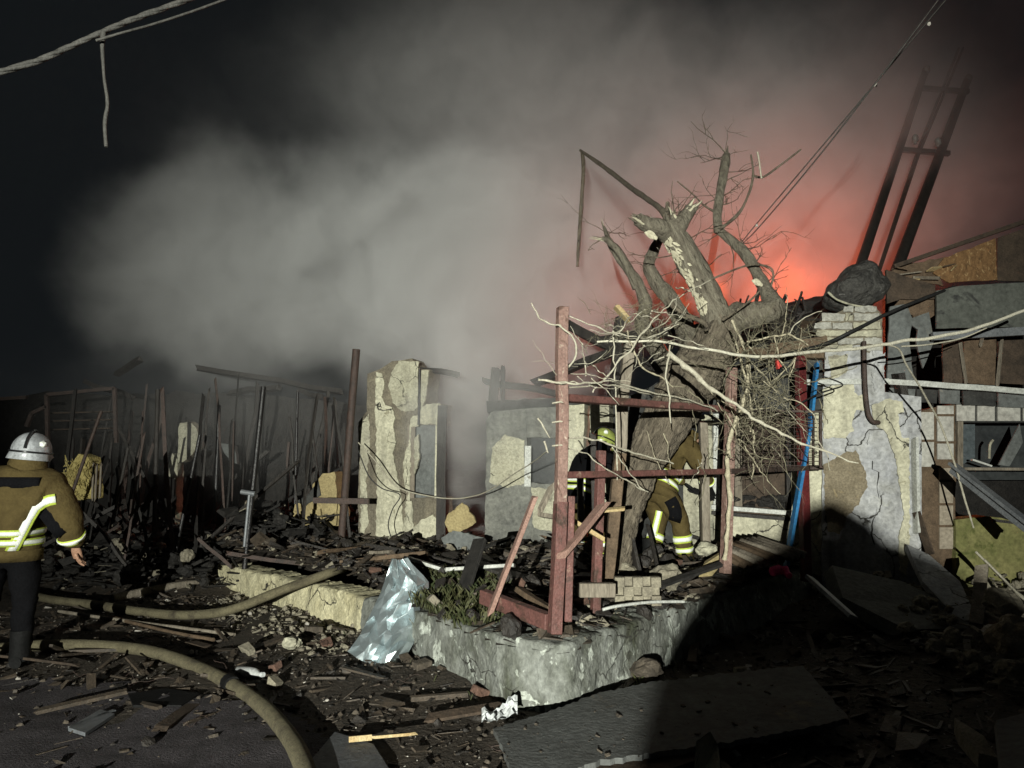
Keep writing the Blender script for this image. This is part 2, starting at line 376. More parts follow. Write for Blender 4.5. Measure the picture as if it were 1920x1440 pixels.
# ------------------------------------------------------------------ low retaining wall round the terrace
ret = thing('retaining_wall', (.35, 4.9, 0), 'low cracked plaster wall round the raised terrace, its corner under the rusty post', 'wall')
wpts = []
for i in range(len(TW) - 1):
    a, b = V(TW[i]), V(TW[i + 1]); k = max(2, int((b - a).length / .026)); wpts += [a.lerp(b, t / k) for t in range(k)]
wpts.append(V(TW[-1]))
for _ in range(9): wpts = [wpts[0]] + [(wpts[i - 1] + wpts[i] * 2 + wpts[i + 1]) / 4 for i in range(1, len(wpts) - 1)] + [wpts[-1]]
def wall_strip(i0, i1, m):
    vs, fs = [], []; nzv, m_ = 30, 37
    for i in range(i0, i1 + 1):
        a, b = wpts[max(i - 2, 0)], wpts[min(i + 2, len(wpts) - 1)]; d = V((b.x - a.x, b.y - a.y, 0)).normalized(); n = V((d.y, -d.x, 0)); c = wpts[i]; top = c.z
        if n.dot(CAMP - c) < 0: n = -n
        top += .03 * min(0, fbm((c.x, c.y, 0), 3.1, 46) - .1) + .022 * min(.2, fbm((c.x, c.y, 0), 7, 47)) + .012 * fbm((c.x, c.y, 0), 22, 50)
        for j in range(m_):
            z = -.12 + (top + .12) * min(j, nzv) / nzv; q = (c.x, c.y, z)
            off = .022 * fbm(q, 2.4, 41) + .012 * fbm(q, 8, 42) + .006 * fbm(q, 24, 49, 2) + .04 * (1 - min(j, nzv) / nzv) * (.5 + fbm(q, 1.2, 43))
            off -= .03 * max(0, nz(q, 2.2, 48) - .12)                        # where the skin has come away
            if j == nzv: off -= .012
            if j > nzv: z = top + .012 * fbm((c.x, c.y, j * .1), 9, 44); off = -.012 - .05 * (j - nzv)
            p = V((c.x, c.y, z)) + n * off; vs.append(p)
    for i in range(i1 - i0):
        for j in range(m_ - 1): fs.append((i * m_ + j, (i + 1) * m_ + j, (i + 1) * m_ + j + 1, i * m_ + j + 1))
    mb = MB(); mb.add(vs, fs, 0, True); return mb.build('wall_section', m, ret)
cut = min(range(len(wpts)), key=lambda i: (wpts[i] - V(TW[1])).length)
wall_strip(0, cut, LIM)['label'] = 'pale yellow limewashed length of the low wall'; wall_strip(cut, len(wpts) - 1, CON)['label'] = 'grey mossy length of the low wall with flaking whitewash'

# ------------------------------------------------------------------ the burnt house
house = thing('burnt_house', (1, 9.2, .4), 'burnt single-storey house with yellow plaster front and collapsed roof behind the tree', 'house')
def fp(name, pts, m, off=0.0, thick=.3, parent=house, plane=FAC, j=(14, 3), seed=0, label=None):
    pts = jag(pts, j[0], j[1], seed) if j else pts
    mb = MB(); p3 = [plane.pt(x, y, off) for x, y in pts]
    if j and hasattr(plane, 'u'):
        big = name in ('wall', 'plaster_patch', 'brick', 'chipboard_panel'); relief(mb, p3, plane, thick, .013 if name == 'wall' else .007 if big else .005, seed, .006 if big else .002)
    else: mb.prism(p3, plane.n * -thick)
    o = mb.build(name, m, parent)
    if label: o['label'] = label
    return o
# left stub of wall, with a blind window
fp('wall', [(672, 1040), (671, 790), (688, 770), (687, 700), (712, 692), (735, 678), (772, 672), (786, 690), (805, 692), (799, 757), (770, 798), (768, 935), (770, 1040)], ADO, 0, .38, seed=1)
fp('wall', [(771, 797), (801, 758), (827, 757), (827, 797)], ADO, .0, .38, seed=2)
fp('wall', [(768, 934), (828, 931), (829, 1040), (769, 1040)], ADO, .0, .38, seed=3)
blind = fp('blind_window', [(765, 790), (832, 790), (832, 938), (765, 938)], GPN, -.1, .05, j=None, label='grey boarded window in the left stub of wall')
m = MB(); m.beam(FAC.pt(824, 797, .01), FAC.pt(822, 934, .01), .045, .1); m.build('frame', PLA, blind)
m = MB(); m.beam(FAC.pt(772, 797, .0), FAC.pt(770, 934, .0), .03, .1); m.build('frame', GRW, blind)
PL = [
    ([(703, 742), (716, 744), (722, 760), (735, 762), (740, 785), (737, 800), (741, 830), (736, 850), (742, 880), (747, 905), (752, 940), (757, 1022), (704, 1022), (706, 900), (704, 830)], PLA, .035),
    ([(704, 698), (716, 700), (720, 720), (716, 742), (704, 760)], PLA, .03),
    ([(733, 700), (747, 677), (784, 678), (783, 765), (768, 772), (752, 770), (737, 755), (728, 725)], PLG, .03),
    ([(788, 694), (803, 694), (799, 740), (790, 768), (787, 740)], PLG, .03),
    ([(786, 770), (800, 757), (826, 757), (826, 796), (784, 796)], PLA, .035),
    ([(770, 782), (784, 778), (784, 800), (770, 800), (768, 935), (757, 900), (756, 868), (765, 830)], PLA, .03),
    ([(757, 885), (767, 880), (768, 940), (762, 938)], PLA, .028),
    ([(760, 942), (772, 938), (775, 990), (790, 975), (812, 965), (822, 985), (818, 1025), (762, 1025)], PLA, .035),
    ([(752, 1000), (762, 960), (758, 938), (764, 1024), (756, 1024)], PLG, .03),
    ([(674, 800), (690, 775), (694, 830), (686, 900), (690, 980), (676, 1015)], PLG, .012),
    ([(776, 822), (784, 815), (786, 860), (777, 890)], PLG, .04),
]
for k, (pts, m, t) in enumerate(PL): fp('plaster_patch', pts, m, t, t - .002, j=(4, 2.8), seed=20 + k)
m = MB(); m.tube([FAC.pt(787, 692, .06), FAC.pt(786, 740, .06), FAC.pt(785, 797, .06)], .016, 8); m.build('conduit', SPI, house)
m = MB(); m.beam(FAC.pt(829, 760, .02), FAC.pt(826, 1030, .04), .09, .12, 0, .02, seg=6, wob=.02); m.build('door_post', CHW, house)
# wall between doorway and tree, scorched, seen through the smoke
fp('wall', [(908, 1035), (912, 790), (930, 752), (985, 748), (988, 820), (986, 905), (1058, 908), (1058, 1035)], SMK, -.02, .35, seed=4)
fp('wall', [(986, 748), (1060, 745), (1060, 822), (986, 820)], SMK, -.025, .35, seed=18)
fp('plaster_patch', [(918, 905), (922, 840), (946, 815), (982, 825), (984, 906), (950, 914)], PLG, .005, .02, seed=16, j=(4, 3))
fp('plaster_patch', [(996, 915), (1052, 918), (1050, 1000), (1000, 990)], PLG, .005, .02, seed=19, j=(4, 3))
fp('blind_window', [(984, 815), (1062, 815), (1062, 912), (984, 912)], mat('dark_hole_fill', (.05, .055, .055), (.03, .03, .03), 3, .4, .1, 10), -.2, .05, j=None, label='dark window hole in the smoky middle of the front')  # dark sheet fills the hole in place of its inner darkness
fp('wall', [(1056, 1035), (1060, 755), (1095, 745), (1092, 1035)], PLA, -.02, .35, seed=5)
fp('wall', [(1104, 1035), (1106, 752), (1142, 748), (1138, 1035)], PLG, -.02, .35, seed=6)
fp('lintel', [(912, 752), (1150, 742), (1150, 752), (912, 772)], SOOT, .02, .3, seed=7)
m = MB(); m.beam(FAC.pt(990, 836, .02), FAC.pt(989, 912, .02), .05, .08); m.build('window_jamb', WHT, house)
fp('wall', [(1140, 1035), (1142, 760), (1270, 700), (1300, 730), (1290, 1045), (1140, 1045)], SOOT, -.35, .2, seed=8)
# wall with the barred window
fp('wall', [(1280, 1060), (1284, 800), (1300, 780), (1335, 775), (1338, 1060)], PLG, 0, .35, seed=9)
fp('wall', [(1338, 1060), (1338, 968), (1500, 968), (1500, 1060)], PLA, 0, .35, seed=10, j=(20, 1.5))
fp('wall', [(1484, 968), (1484, 770), (1542, 770), (1542, 1080), (1500, 1070)], PLA, 0.003, .35, seed=11, j=(20, 1.5))
fp('wall', [(1330, 776), (1332, 700), (1400, 660), (1480, 640), (1542, 640), (1542, 768), (1484, 770)], SOOT, -.003, .35, seed=12)
win = fp('window', [(1338, 775), (1486, 775), (1486, 968), (1338, 968)], DKW, -.22, .05, j=None, label='burnt-out window with a dark sheet for its interior behind mesh, right of the tree')  # dark brown backing sheet stands for the dark room behind
for a, b, wd, m_ in (((1343, 776), (1343, 962), .07, WHT), ((1479, 776), (1481, 962), .04, CHW), ((1385, 776), (1384, 950), .05, GRW)):
    m = MB(); m.beam(FAC.pt(*a, -.08), FAC.pt(*b, -.08), wd, .08, seg=4, wob=.008); m.build('frame', m_, win)
m = MB(); m.beam(FAC.pt(1334, 950, .04), FAC.pt(1489, 962, .04), .12, .05, 0); m.build('sill', WHT, win, bevel=.004)
m = MB(); m.beam(FAC.pt(1334, 961, .03), FAC.pt(1489, 974, .03), .1, .04, 0); m.build('sill', CHW, win)
m = MB()
for k in range(24):
    x = R.uniform(1350, 1476); q = FAC.pt(x, R.uniform(930, 952), R.uniform(-.2, -.05)); m.rock(q, (R.uniform(.03, .09), .04, R.uniform(.02, .06)), k)
m.build('ash_heap', BLK, win)
# right pillar of the front
fp('wall', [(1541, 1150), (1543, 735), (1548, 655), (1655, 640), (1660, 735), (1728, 745), (1728, 1150)], CEM, .1, .5, seed=13, j=(16, 2))
fp('wall', [(1536, 662), (1532, 606), (1584, 580), (1640, 574), (1654, 590), (1656, 662)], ADO, .085, .4, seed=15, j=(10, 3))
def course(y0, y1, xs, jit, off):
    for a, b in zip(xs[:-1], xs[1:]):
        q = [(a + 1.2, y0 + R.uniform(.6, 2)), (b - 1.2, y0 + R.uniform(.6, 2)), (b - 1, y1 - 1.4), (a + 1, y1 - 1.4)]
        o = R.uniform(-.02, .02) + off
        fp('brick', q, BRK if R.random() < .7 else PLG, o, .28, j=(4, 2.4), seed=R.random() * 50)
course(586, 603, [1540, 1585, 1600, 1650], 0, .11); course(603, 618, [1526, 1560, 1600, 1652], 0, .12); course(618, 632, [1530, 1592, 1655], 0, .12)
course(632, 646, [1537, 1570, 1620, 1656], 0, .11); course(646, 658, [1544, 1600, 1656], 0, .11); course(572, 586, [1582, 1602, 1645], 0, .1)
PR = [
    ([(1544, 728), (1562, 722), (1600, 720), (1603, 735), (1610, 742), (1622, 738), (1624, 768), (1606, 770), (1598, 788), (1600, 806), (1585, 822), (1560, 820), (1544, 824)], PLA, .135),
    ([(1635, 760), (1662, 748), (1692, 752), (1694, 772), (1684, 775), (1690, 820), (1705, 822), (1706, 1010), (1700, 1082), (1688, 1070), (1684, 1012), (1696, 965), (1690, 930), (1686, 900), (1680, 862), (1668, 830), (1660, 808), (1645, 800), (1638, 785)], PLA, .135),
    ([(1545, 872), (1580, 850), (1605, 845), (1622, 880), (1627, 912), (1610, 945), (1590, 968), (1575, 1002), (1553, 996), (1547, 950)], EAR, .125),
    ([(1660, 660), (1656, 720), (1640, 735), (1635, 700), (1645, 670)], CEM, .13),
    ([(1553, 668), (1590, 664), (1588, 700), (1560, 712)], PLG, .128),
]
for k, (pts, m_, t) in enumerate(PR): fp('plaster_patch', pts, m_, t, .034, j=(3.5, 3.2), seed=60 + k)
m = MB(); m.beam(FAC.pt(1715, 822, .15), FAC.pt(1719, 1000, .15), .1, .03, 0, .02); m.build('trim_board', WHT, house)
def crack(pts, wd, off):
    pts = jag(pts, 10, 4, wd)[:-max(1, int(0))] if False else pts
    up, dn = [], []
    P2 = []
    for a, b in zip(pts[:-1], pts[1:]):
        n_ = max(2, int(math.dist(a, b) / 8))
        for k in range(n_): P2.append((a[0] + (b[0] - a[0]) * k / n_ + R.uniform(-1.6, 1.6), a[1] + (b[1] - a[1]) * k / n_))
    P2.append(pts[-1]); L = len(P2)
    for k, (x, y) in enumerate(P2):
        ww = wd * math.sin(math.pi * (k + .5) / L) * R.uniform(.5, 1.2); up.append((x - ww, y)); dn.append((x + ww, y))
    fp('crack', up + dn[::-1], BLK, off, .01, j=None)
crack([(1632, 800), (1626, 830), (1636, 860), (1634, 880), (1648, 885), (1645, 920), (1650, 955)], 1.1, .103)
crack([(1644, 955), (1636, 985), (1635, 1010), (1645, 1030), (1650, 1045)], 1.6, .103)
crack([(1650, 1045), (1660, 1080), (1668, 1100)], 1.2, .103)
m = MB(); pts = smooth_path([FAC.pt(1620, 640, .22), FAC.pt(1622, 720, .22), FAC.pt(1627, 770, .22), FAC.pt(1636, 790, .22), FAC.pt(1648, 792, .17)], 4)
m.tube(pts, .026, 8, .12, 20); m.build('drain_pipe', RST, house)
# the white jamb left of the window and burnt rafters
for k, (a, b, d1, d2, wd) in enumerate((((1060, 610), (1250, 700), 10.4, 9.6, .12), ((1120, 640), (1330, 610), 10.2, 9.8, .1), ((1000, 720), (1150, 660), 10.3, 10, .1), ((925, 690), (925, 1020), 9.75, 9.75, .1),
        ((940, 690), (942, 850), 9.6, 9.6, .05), ((1160, 600), (1150, 740), 10, 9.9, .1), ((760, 690), (860, 702), 10, 10, .06), ((905, 715), (1060, 745), 9.9, 9.7, .07), ((1215, 610), (1300, 740), 9.9, 9.4, .09), ((1300, 600), (1240, 760), 9.9, 9.4, .08))):
    m = MB(); m.beam(P(*a, d1), P(*b, d2), wd, wd, .3, .05, seg=6, wob=.05); m.build('rafter', CHW, house)
# collapsed roof
def poly3(name, pts, m_, thick, parent, jit=(16, 4), seed=0, dirv=None, label=None):
    ps = [P(*q) for q in pts]; nrm = (ps[1] - ps[0]).cross(ps[2] - ps[0]).normalized()
    if nrm.dot(CAMP - ps[0]) < 0: nrm = -nrm
    mb = MB(); mb.prism(ps, (dirv or -nrm) * thick); o = mb.build(name, m_, parent)
    if label: o['label'] = label
    return o
def plane_from(p0, p1, p2):
    n = (p1 - p0).cross(p2 - p0).normalized()
    if n.dot(CAMP - p0) < 0: n = -n
    class Q: pass
    q = Q(); q.n = n
    def pt(px, py, off=0.0):
        r = ray(px, py); o = p0 + n * off; return CAMP + r * ((o - CAMP).dot(n) / r.dot(n))
    q.pt = pt; return q
RF = plane_from(P(1380, 650, 9.1), P(1560, 650, 8.8), P(1500, 560, 11.2))
fp('roof', [(1340, 640), (1350, 600), (1400, 590), (1440, 572), (1480, 566), (1540, 556), (1570, 545), (1600, 560), (1585, 590), (1550, 612), (1545, 645), (1500, 655), (1420, 640), (1380, 655)], BLK, 0, .1, plane=RF, j=(12, 5), seed=14)
for k, pts in enumerate(([(1385, 640), (1400, 600), (1440, 585), (1432, 635)], [(1436, 634), (1446, 582), (1490, 570), (1484, 640)], [(1488, 640), (1496, 570), (1540, 560), (1530, 640)], [(1500, 600), (1540, 590), (1560, 612), (1530, 650), (1500, 640)])):
    fp('roof_sheet', pts, (SLT, ROD, SOOT, BRW)[k], .02 + .012 * k, .012, plane=RF, j=(9, 3), seed=80 + k)
m = MB()
for k in range(46):
    a = RF.pt(R.uniform(1380, 1550), R.uniform(575, 640), .05); d = V((R.uniform(-1, 1), R.uniform(-.4, .4), R.uniform(-.3, .6))).normalized() * R.uniform(.1, .5)
    m.beam(a, a + d, R.uniform(.02, .06), .02, R.random())
m.build('roof_debris', CHW, house)['kind'] = 'stuff'
for a, b, wd in (((1440, 655), (1546, 640), .1), ((1380, 660), (1545, 668), .08), ((1500, 668), (1502, 780), .09)):
    m = MB(); m.beam(FAC.pt(*a, .12), FAC.pt(*b, .12), wd, wd, .1, .04, seg=5, wob=.03); m.build('rafter', BRW, house)
# scorched felt hump on the pillar
m = MB(); bm = bmesh.new(); bmesh.ops.create_icosphere(bm, subdivisions=4, radius=1); c = P(1604, 540, 8.5)
vs = []
for v in bm.verts:
    q = v.co; k = 1 + .22 * fbm(q, 1.3, 71) + .07 * abs(fbm(q, 5, 72)); x = q.x * .33 * k; z = q.z * .3 * k; y = q.y * .32 * k
    x *= 1 - .35 * max(0, q.z); x += .1 * q.z
    vs.append(c + V((x, y, z)))
m.add(vs, [[v.index for v in f.verts] for f in bm.faces], 0, True); bm.free()
m.build('felt_heap', mat('charred_felt', (.03, .028, .026), (.1, .095, .085), 9, .65, 1, 18, spec=.5, spots=((.26, .25, .23), 13, .62, .1), bdist=.06), house)
m = MB(); m.tube(smooth_path([P(1553, 548, 8.25), P(1570, 562, 8.2), P(1600, 572, 8.2), P(1628, 576, 8.2)], 5), [.012] * 16, 6, .4, 20); m.build('torn_edge', PLG, house)

# ------------------------------------------------------------------ ruined annex on the right
ANP = Plane((4.05, 8.45), (8.6, 8.15))
annex = thing('ruined_annex', (5.5, 8.5, 0), 'ruined lean-to with torn sheet panels, white tiles and an empty window at the right edge', 'building')
def ap(name, pts, m_, off=0., thick=.06, j=(14, 2), seed=0, parent=None, label=None): return fp(name, pts, m_, off, thick, parent or annex, ANP, j, seed, label)
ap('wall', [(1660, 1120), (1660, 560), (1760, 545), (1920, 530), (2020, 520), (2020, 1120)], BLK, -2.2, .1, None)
ap('panel', [(1664, 715), (1668, 575), (1700, 570), (1712, 600), (1705, 640), (1712, 700), (1716, 718)], GPN, .02, .03, seed=101)
ap('panel', [(1668, 585), (1688, 560), (1755, 545), (1752, 590), (1740, 600), (1730, 660), (1712, 590)], BRW, -.05, .03, seed=102, label='brown panel under the gable')
ap('panel', [(1700, 600), (1742, 585), (1752, 640), (1730, 690), (1718, 640), (1722, 618)], GPN, -.02, .03, seed=103)
ap('panel', [(1662, 505), (1690, 515), (1755, 535), (1752, 560), (1690, 562), (1664, 570)], DKW, .0, .04, seed=104)
ap('panel', [(1756, 545), (1800, 536), (1930, 528), (1990, 525), (1990, 612), (1756, 616)], mat('dull_sheet', (.115, .12, .105), (.07, .075, .065), 3, .7, .4, 14, spots=((.03, .03, .03), 4, .6, .1), spots2=((.2, .21, .19), 9, .7, .05)), .08, .03, seed=105, label='dull grey sheet panel over the steel beam')
m = MB(); m.beam(ANP.pt(1748, 631, .14), ANP.pt(1990, 617, .14), .06, .09, 0); m.build('steel_beam', STL, annex)
for k, (a, b, m_) in enumerate(((1768, 1806, DKW), (1808, 1868, BRW), (1872, 1930, DKW), (1934, 1990, BRW))):
    ap('board', [(a, 640), (b, 636), (b - 2, 722), (a + 1, 718)], m_, .02 + .01 * (k % 2), .03, seed=110 + k)
for a, b in (((1800, 640), (1812, 722)), ((1878, 640), (1870, 724)), ((1842, 632), (1838, 650))):
    m = MB(); m.beam(ANP.pt(*a, .06), ANP.pt(*b, .08), .03, .02, .4, .03); m.build('batten', GRW, annex)
m = MB(); m.beam(ANP.pt(1512, 716, .3), ANP.pt(1665, 714, .22), .055, .06, 0, .01, seg=8, wob=.012); m.beam(ANP.pt(1665, 715, .22), ANP.pt(1990, 738, .2), .055, .06, 0, .01, seg=10, wob=.012); m.build('rail', WHT, annex)
for k, (a, b) in enumerate(((1668, 1716), (1719, 1758), (1762, 1800), (1806, 1868), (1872, 1932), (1936, 1990))):
    ap('fascia_plate', [(a, 728 + (a - 1668) * .03), (b, 728 + (b - 1668) * .03), (b - 1, 752 + (b - 1668) * .05), (a + 1, 752 + (a - 1668) * .05)], SOOT if k % 2 else GPN, .06 + .01 * (k % 2), .03, seed=120 + k)
m = MB(); m.beam(ANP.pt(1684, 700, .12), ANP.pt(1702, 808, .16), .14, .08, 0, .02); m.build('dark_box', CHW, annex)
# tiled wall
def tile(a, b, c, d, m_, off=0.0): ap('tile', [(a + .8, b + .8), (c - .8, b + .8), (c - .8, d - .8), (a + .8, d - .8)], m_, off + R.uniform(-.004, .004), .02, None)
for x0, x1 in ((1752, 1779), (1758, 1789)): pass
for y0, y1 in ((760, 777), (780, 828), (831, 862)): tile(1757, y0, 1789, y1, TIL)
for x0, x1 in ((1793, 1829), (1832, 1866), (1870, 1914), (1918, 1960)): tile(x0, 758, x1, 790, TIL)
for y0, y1 in ((772, 825), (828, 876)): tile(1722, y0, 1752, y1, TIL)
for y0, y1 in ((877, 900), (903, 944), (947, 985), (988, 1030)): tile(1761, y0, 1788, y1, TLB)
ap('wall', [(1722, 772), (1792, 756), (1792, 1090), (1722, 1110)], BRW, -.03, .25, seed=131)
ap('wall', [(1792, 755), (1990, 755), (1990, 792), (1792, 792)], SOOT, -.03, .25, None)
ap('wall', [(1792, 975), (1850, 968), (1990, 990), (1990, 1120), (1792, 1120)], mat('mossy_yellow_render', (.26, .24, .1), (.14, .145, .05), 3, .9, .5, 26, spots=((.07, .085, .02), 4, .58, .14)), .05, .25, seed=132)
aw = ap('window', [(1796, 790), (1806, 790), (1806, 885), (1796, 885)], GRW, .0, .12, None, label='empty window hole with broken panes and junk behind')
m = MB(); m.beam(ANP.pt(1804, 879, .04), ANP.pt(1990, 880, .04), .1, .03, 0); m.build('sill', GRW, aw)
mm = MB(); mm.prism([ANP.pt(x, y, -.5) for x, y in ((1806, 792), (1828, 792), (1828, 858), (1806, 870))], ANP.n * -.02); mm.build('pane', GLS, aw)
mm = MB(); mm.prism([ANP.pt(x, y, -.3) for x, y in ((1872, 872), (1912, 795), (1918, 830), (1893, 874))], ANP.n * -.02); mm.build('broken_board', GPN, aw)
mm = MB(); mm.beam(ANP.pt(1822, 862, -.2), ANP.pt(1858, 874, -.2), .05, .02); mm.build('broken_board', WHT, aw)
mm = MB(); mm.tube(smooth_path([ANP.pt(1855, 860, -.25), ANP.pt(1856, 835, -.25), ANP.pt(1862, 825, -.25)], 3), .015, 6); mm.build('hook', PLG, aw)
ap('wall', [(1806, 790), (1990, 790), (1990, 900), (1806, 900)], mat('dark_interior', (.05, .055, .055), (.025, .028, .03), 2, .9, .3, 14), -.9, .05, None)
m = MB(); m.beam(ANP.pt(1858, 975, .1), ANP.pt(1990, 990, .1), .05, .03); m.build('torn_lath', CHW, annex)
# gable: roof edge and chipboard
GP = Plane((4.3, 9.3), (8.8, 8.7))
fp('chipboard_panel', [(1770, 484), (1868, 446), (1870, 524), (1780, 530), (1750, 512)], OSB, 0, .03, annex, GP, (12, 2), 140)
fp('panel', [(1662, 512), (1700, 495), (1775, 482), (1760, 515), (1770, 535), (1700, 525)], BRW, -.05, .03, annex, GP, (10, 3), 141)
fp('gable_board', [(1870, 446), (1990, 405), (1990, 530), (1870, 526)], DKW, -.02, .03, annex, GP, None)
m = MB(); m.beam(GP.pt(1676, 500, .08), GP.pt(1990, 392, .08), .06, .05); m.build('verge_board', DKW, annex)
for k in range(9):
    a = GP.pt(R.uniform(1665, 1800), R.uniform(500, 525), .06); m = MB(); m.beam(a, a + V((R.uniform(-.35, .35), R.uniform(-.1, .1), R.uniform(-.05, .08))), R.uniform(.03, .07), .015, R.random(), .03)
    m.build('lath', R.choice((GRW, BRW, RAW, DKW)), annex)

# ------------------------------------------------------------------ burnt-out left wing
wing = thing('burnt_wing', (-4.5, 11.6, .2), 'blackened shell of the left wing behind the burnt posts', 'building')
WP = Plane((-9, 13.2), (-1.8, 12.6))
fp('wall', [(-120, 1000), (-120, 760), (60, 740), (90, 735), (210, 740), (330, 735), (520, 742), (690, 760), (690, 1000)], BLK, 0, .3, wing, WP, (16, 6), 150)
fp('wall', [(328, 985), (335, 795), (356, 790), (368, 800), (372, 840), (345, 865), (330, 870)], PLG, 1.0, .2, wing, WP, (8, 3), 151, 'pale scrap of wall still standing in the burnt wing')
fp('wall', [(310, 890), (322, 850), (332, 862), (330, 900)], PLG, 1.0, .2, wing, WP, (8, 2), 153)
fp('wall', [(412, 830), (440, 835), (444, 870), (425, 862)], GPN, .8, .1, wing, WP, (8, 2), 152)
for a, b in (((88, 740), (215, 728)), ((88, 740), (90, 840)), ((60, 775), (88, 762)), ((60, 775), (50, 800)), ((0, 748), (50, 745)), ((215, 728), (218, 830))):
    m = MB(); m.beam(P(*a, 11.2), P(*b, 11.2), .05, .05); m.build('frame_bar', RST, wing)
for k, y in enumerate((775, 790, 806)):
    m = MB(); m.beam(P(92, y, 11.4), P(210, y - 3, 11.4), .1, .02); m.build('board', DKW, wing)
for a, b in (((370, 690), (640, 735)), ((430, 735), (520, 728)), ((160, 718), (250, 745)), ((220, 700), (262, 672)), ((560, 735), (600, 742))):
    m = MB(); m.beam(P(*a, 12), P(*b, 11.6), .09, .07, .3, .05, seg=5, wob=.05); m.build('rafter', CHW, wing)
och = thing('plaster_lump', P(600, 985, 10.4), 'lump of ochre plastered wall standing in the ashes beside the bent pipe', 'wall fragment')
OP = Plane((-3.2, 10.45), (-1.6, 10.2))
fp('wall', [(548, 985), (552, 945), (590, 935), (585, 910), (605, 888), (628, 886), (632, 938), (640, 960), (638, 985)], YEL, 0, .3, och, OP, (8, 3), 160)
fp('plaster_patch', [(555, 940), (580, 925), (596, 900), (600, 930), (570, 950)], SOOT, .03, .028, och, OP, (8, 2), 161)
fp('plaster_patch', [(550, 960), (600, 955), (604, 975), (570, 978)], YEL, .06, .05, och, OP, (8, 3), 162)
fp('plaster_patch', [(604, 945), (632, 942), (630, 985), (606, 992)], YEL, .05, .04, och, OP, (8, 3), 163)
stw = thing('straw_wall', P(160, 940, 9.4), 'bright yellow broken mud and straw wall fragment behind the helmeted firefighter', 'wall fragment')
SP_ = Plane((-6.2, 9.45), (-4.6, 9.35))
fp('wall', [(118, 925), (125, 880), (148, 850), (165, 858), (172, 935), (130, 938)], STR, 0, .25, stw, SP_, (7, 3), 170)
m = MB()
for k in range(170):
    a = SP_.pt(R.uniform(120, 170), R.uniform(862, 935), .015); m.beam(a, a + V((R.uniform(-.06, .06), R.uniform(-.03, .0), R.uniform(-.08, .08))), .009, .007)
m.build('straw', STR, stw)['kind'] = 'stuff'
for x in (176, 182, 190):
    m = MB(); m.beam(SP_.pt(x, 870, .05), SP_.pt(x - 3, 936, .05), .03, .02, .2, .04); m.build('lath', GRW, stw)

rw = random.Random(61)
# burnt pipes and posts standing in the left wing
for (x0, y0, x1, y1, d, r, m_, lab) in (
    (494, 725, 463, 1022, 9.3, .05, SPI, 'scorched round post leaning over the left end of the low wall'),
    (558, 735, 554, 905, 10.6, .03, SPI, 'thin blackened pipe standing in front of the dark doorway'),
    (668, 655, 636, 1060, 9.6, .075, RST, 'tall rusty post leaning in front of the yellow stub of wall'),
    (375, 815, 334, 1012, 9.6, .035, SPI, 'glinting pipe leaning left in the middle of the burnt wing'),
    (411, 760, 404, 935, 10.4, .04, SPI, 'wet shining upright pipe near the pale wall scrap'),
    (296, 730, 290, 965, 10.2, .045, CHW, 'charred upright post left of the pale wall scrap'),
    (268, 770, 262, 925, 10.5, .02, RST, 'thin rusted rod left of the charred upright post'),
    (190, 770, 128, 945, 8.9, .03, RST, 'rusty bar leaning across the straw wall'),
    (240, 840, 222, 930, 9.6, .03, CHW, 'short charred stake beside the straw wall'),
    (438, 790, 436, 900, 10.8, .02, RST, 'slender rusted rod right of the wet shining pipe'),
    (585, 810, 596, 890, 10.5, .025, CHW, 'pale tipped stake standing on the ochre lump')):
    a, b = P(x0, y0, d), P(x1, y1, d); mb = MB(); r *= .66; mb.tube([a, a.lerp(b, .3), a.lerp(b, .6), b, b + (b - a).normalized() * .3], r, 8, .12, 9, x0)
    tag(mb.build('scorched_post', m_), lab, 'post', 'burnt posts of the left wing')
for k in range(30):
    x = rw.uniform(130, 640); y0 = rw.uniform(700, 850); d = rw.uniform(9.6, 12.2); a = P(x, y0, d); b = V((a.x + rw.gauss(0, .42), a.y + rw.uniform(-.2, .2), gz(a.x, a.y) - .05)); km = rw.choice(((CHW, 'charred'), (BLK, 'coal black'), (RST, 'rusted')))
    mb = MB(); mb.beam(a, b, rw.uniform(.02, .06), rw.uniform(.02, .05), rw.random(), .06, seg=6, wob=.05); tag(mb.build('burnt_stud', km[0]), km[1] + ' stud standing in the burnt wing ' + ('beside the straw wall' if x < 250 else 'near the pale wall scrap' if x < 430 else 'left of the yellow stub'), 'stud', 'burnt studs of the left wing')
cr = thing('crossed_bars', P(640, 1060, 9.5), 'dark steel crossbar fixed to the leaning rusty post', 'bar'); mb = MB(); mb.beam(P(588, 938, 9.5), P(692, 940, 9.5), .07, .07); mb.build('bar', RST, cr)
tj = thing('tap_stand', P(463, 1020, 9.0), 'short standpipe with a wet shining tee on top', 'standpipe')
mb = MB(); mb.tube([P(458, 1025, 9), P(468, 922, 9)], .018, 8); mb.build('pipe', STL, tj)
mb = MB(); mb.tube([P(452, 922, 9), P(478, 926, 9)], .03, 8); mb.build('tee', STL, tj)

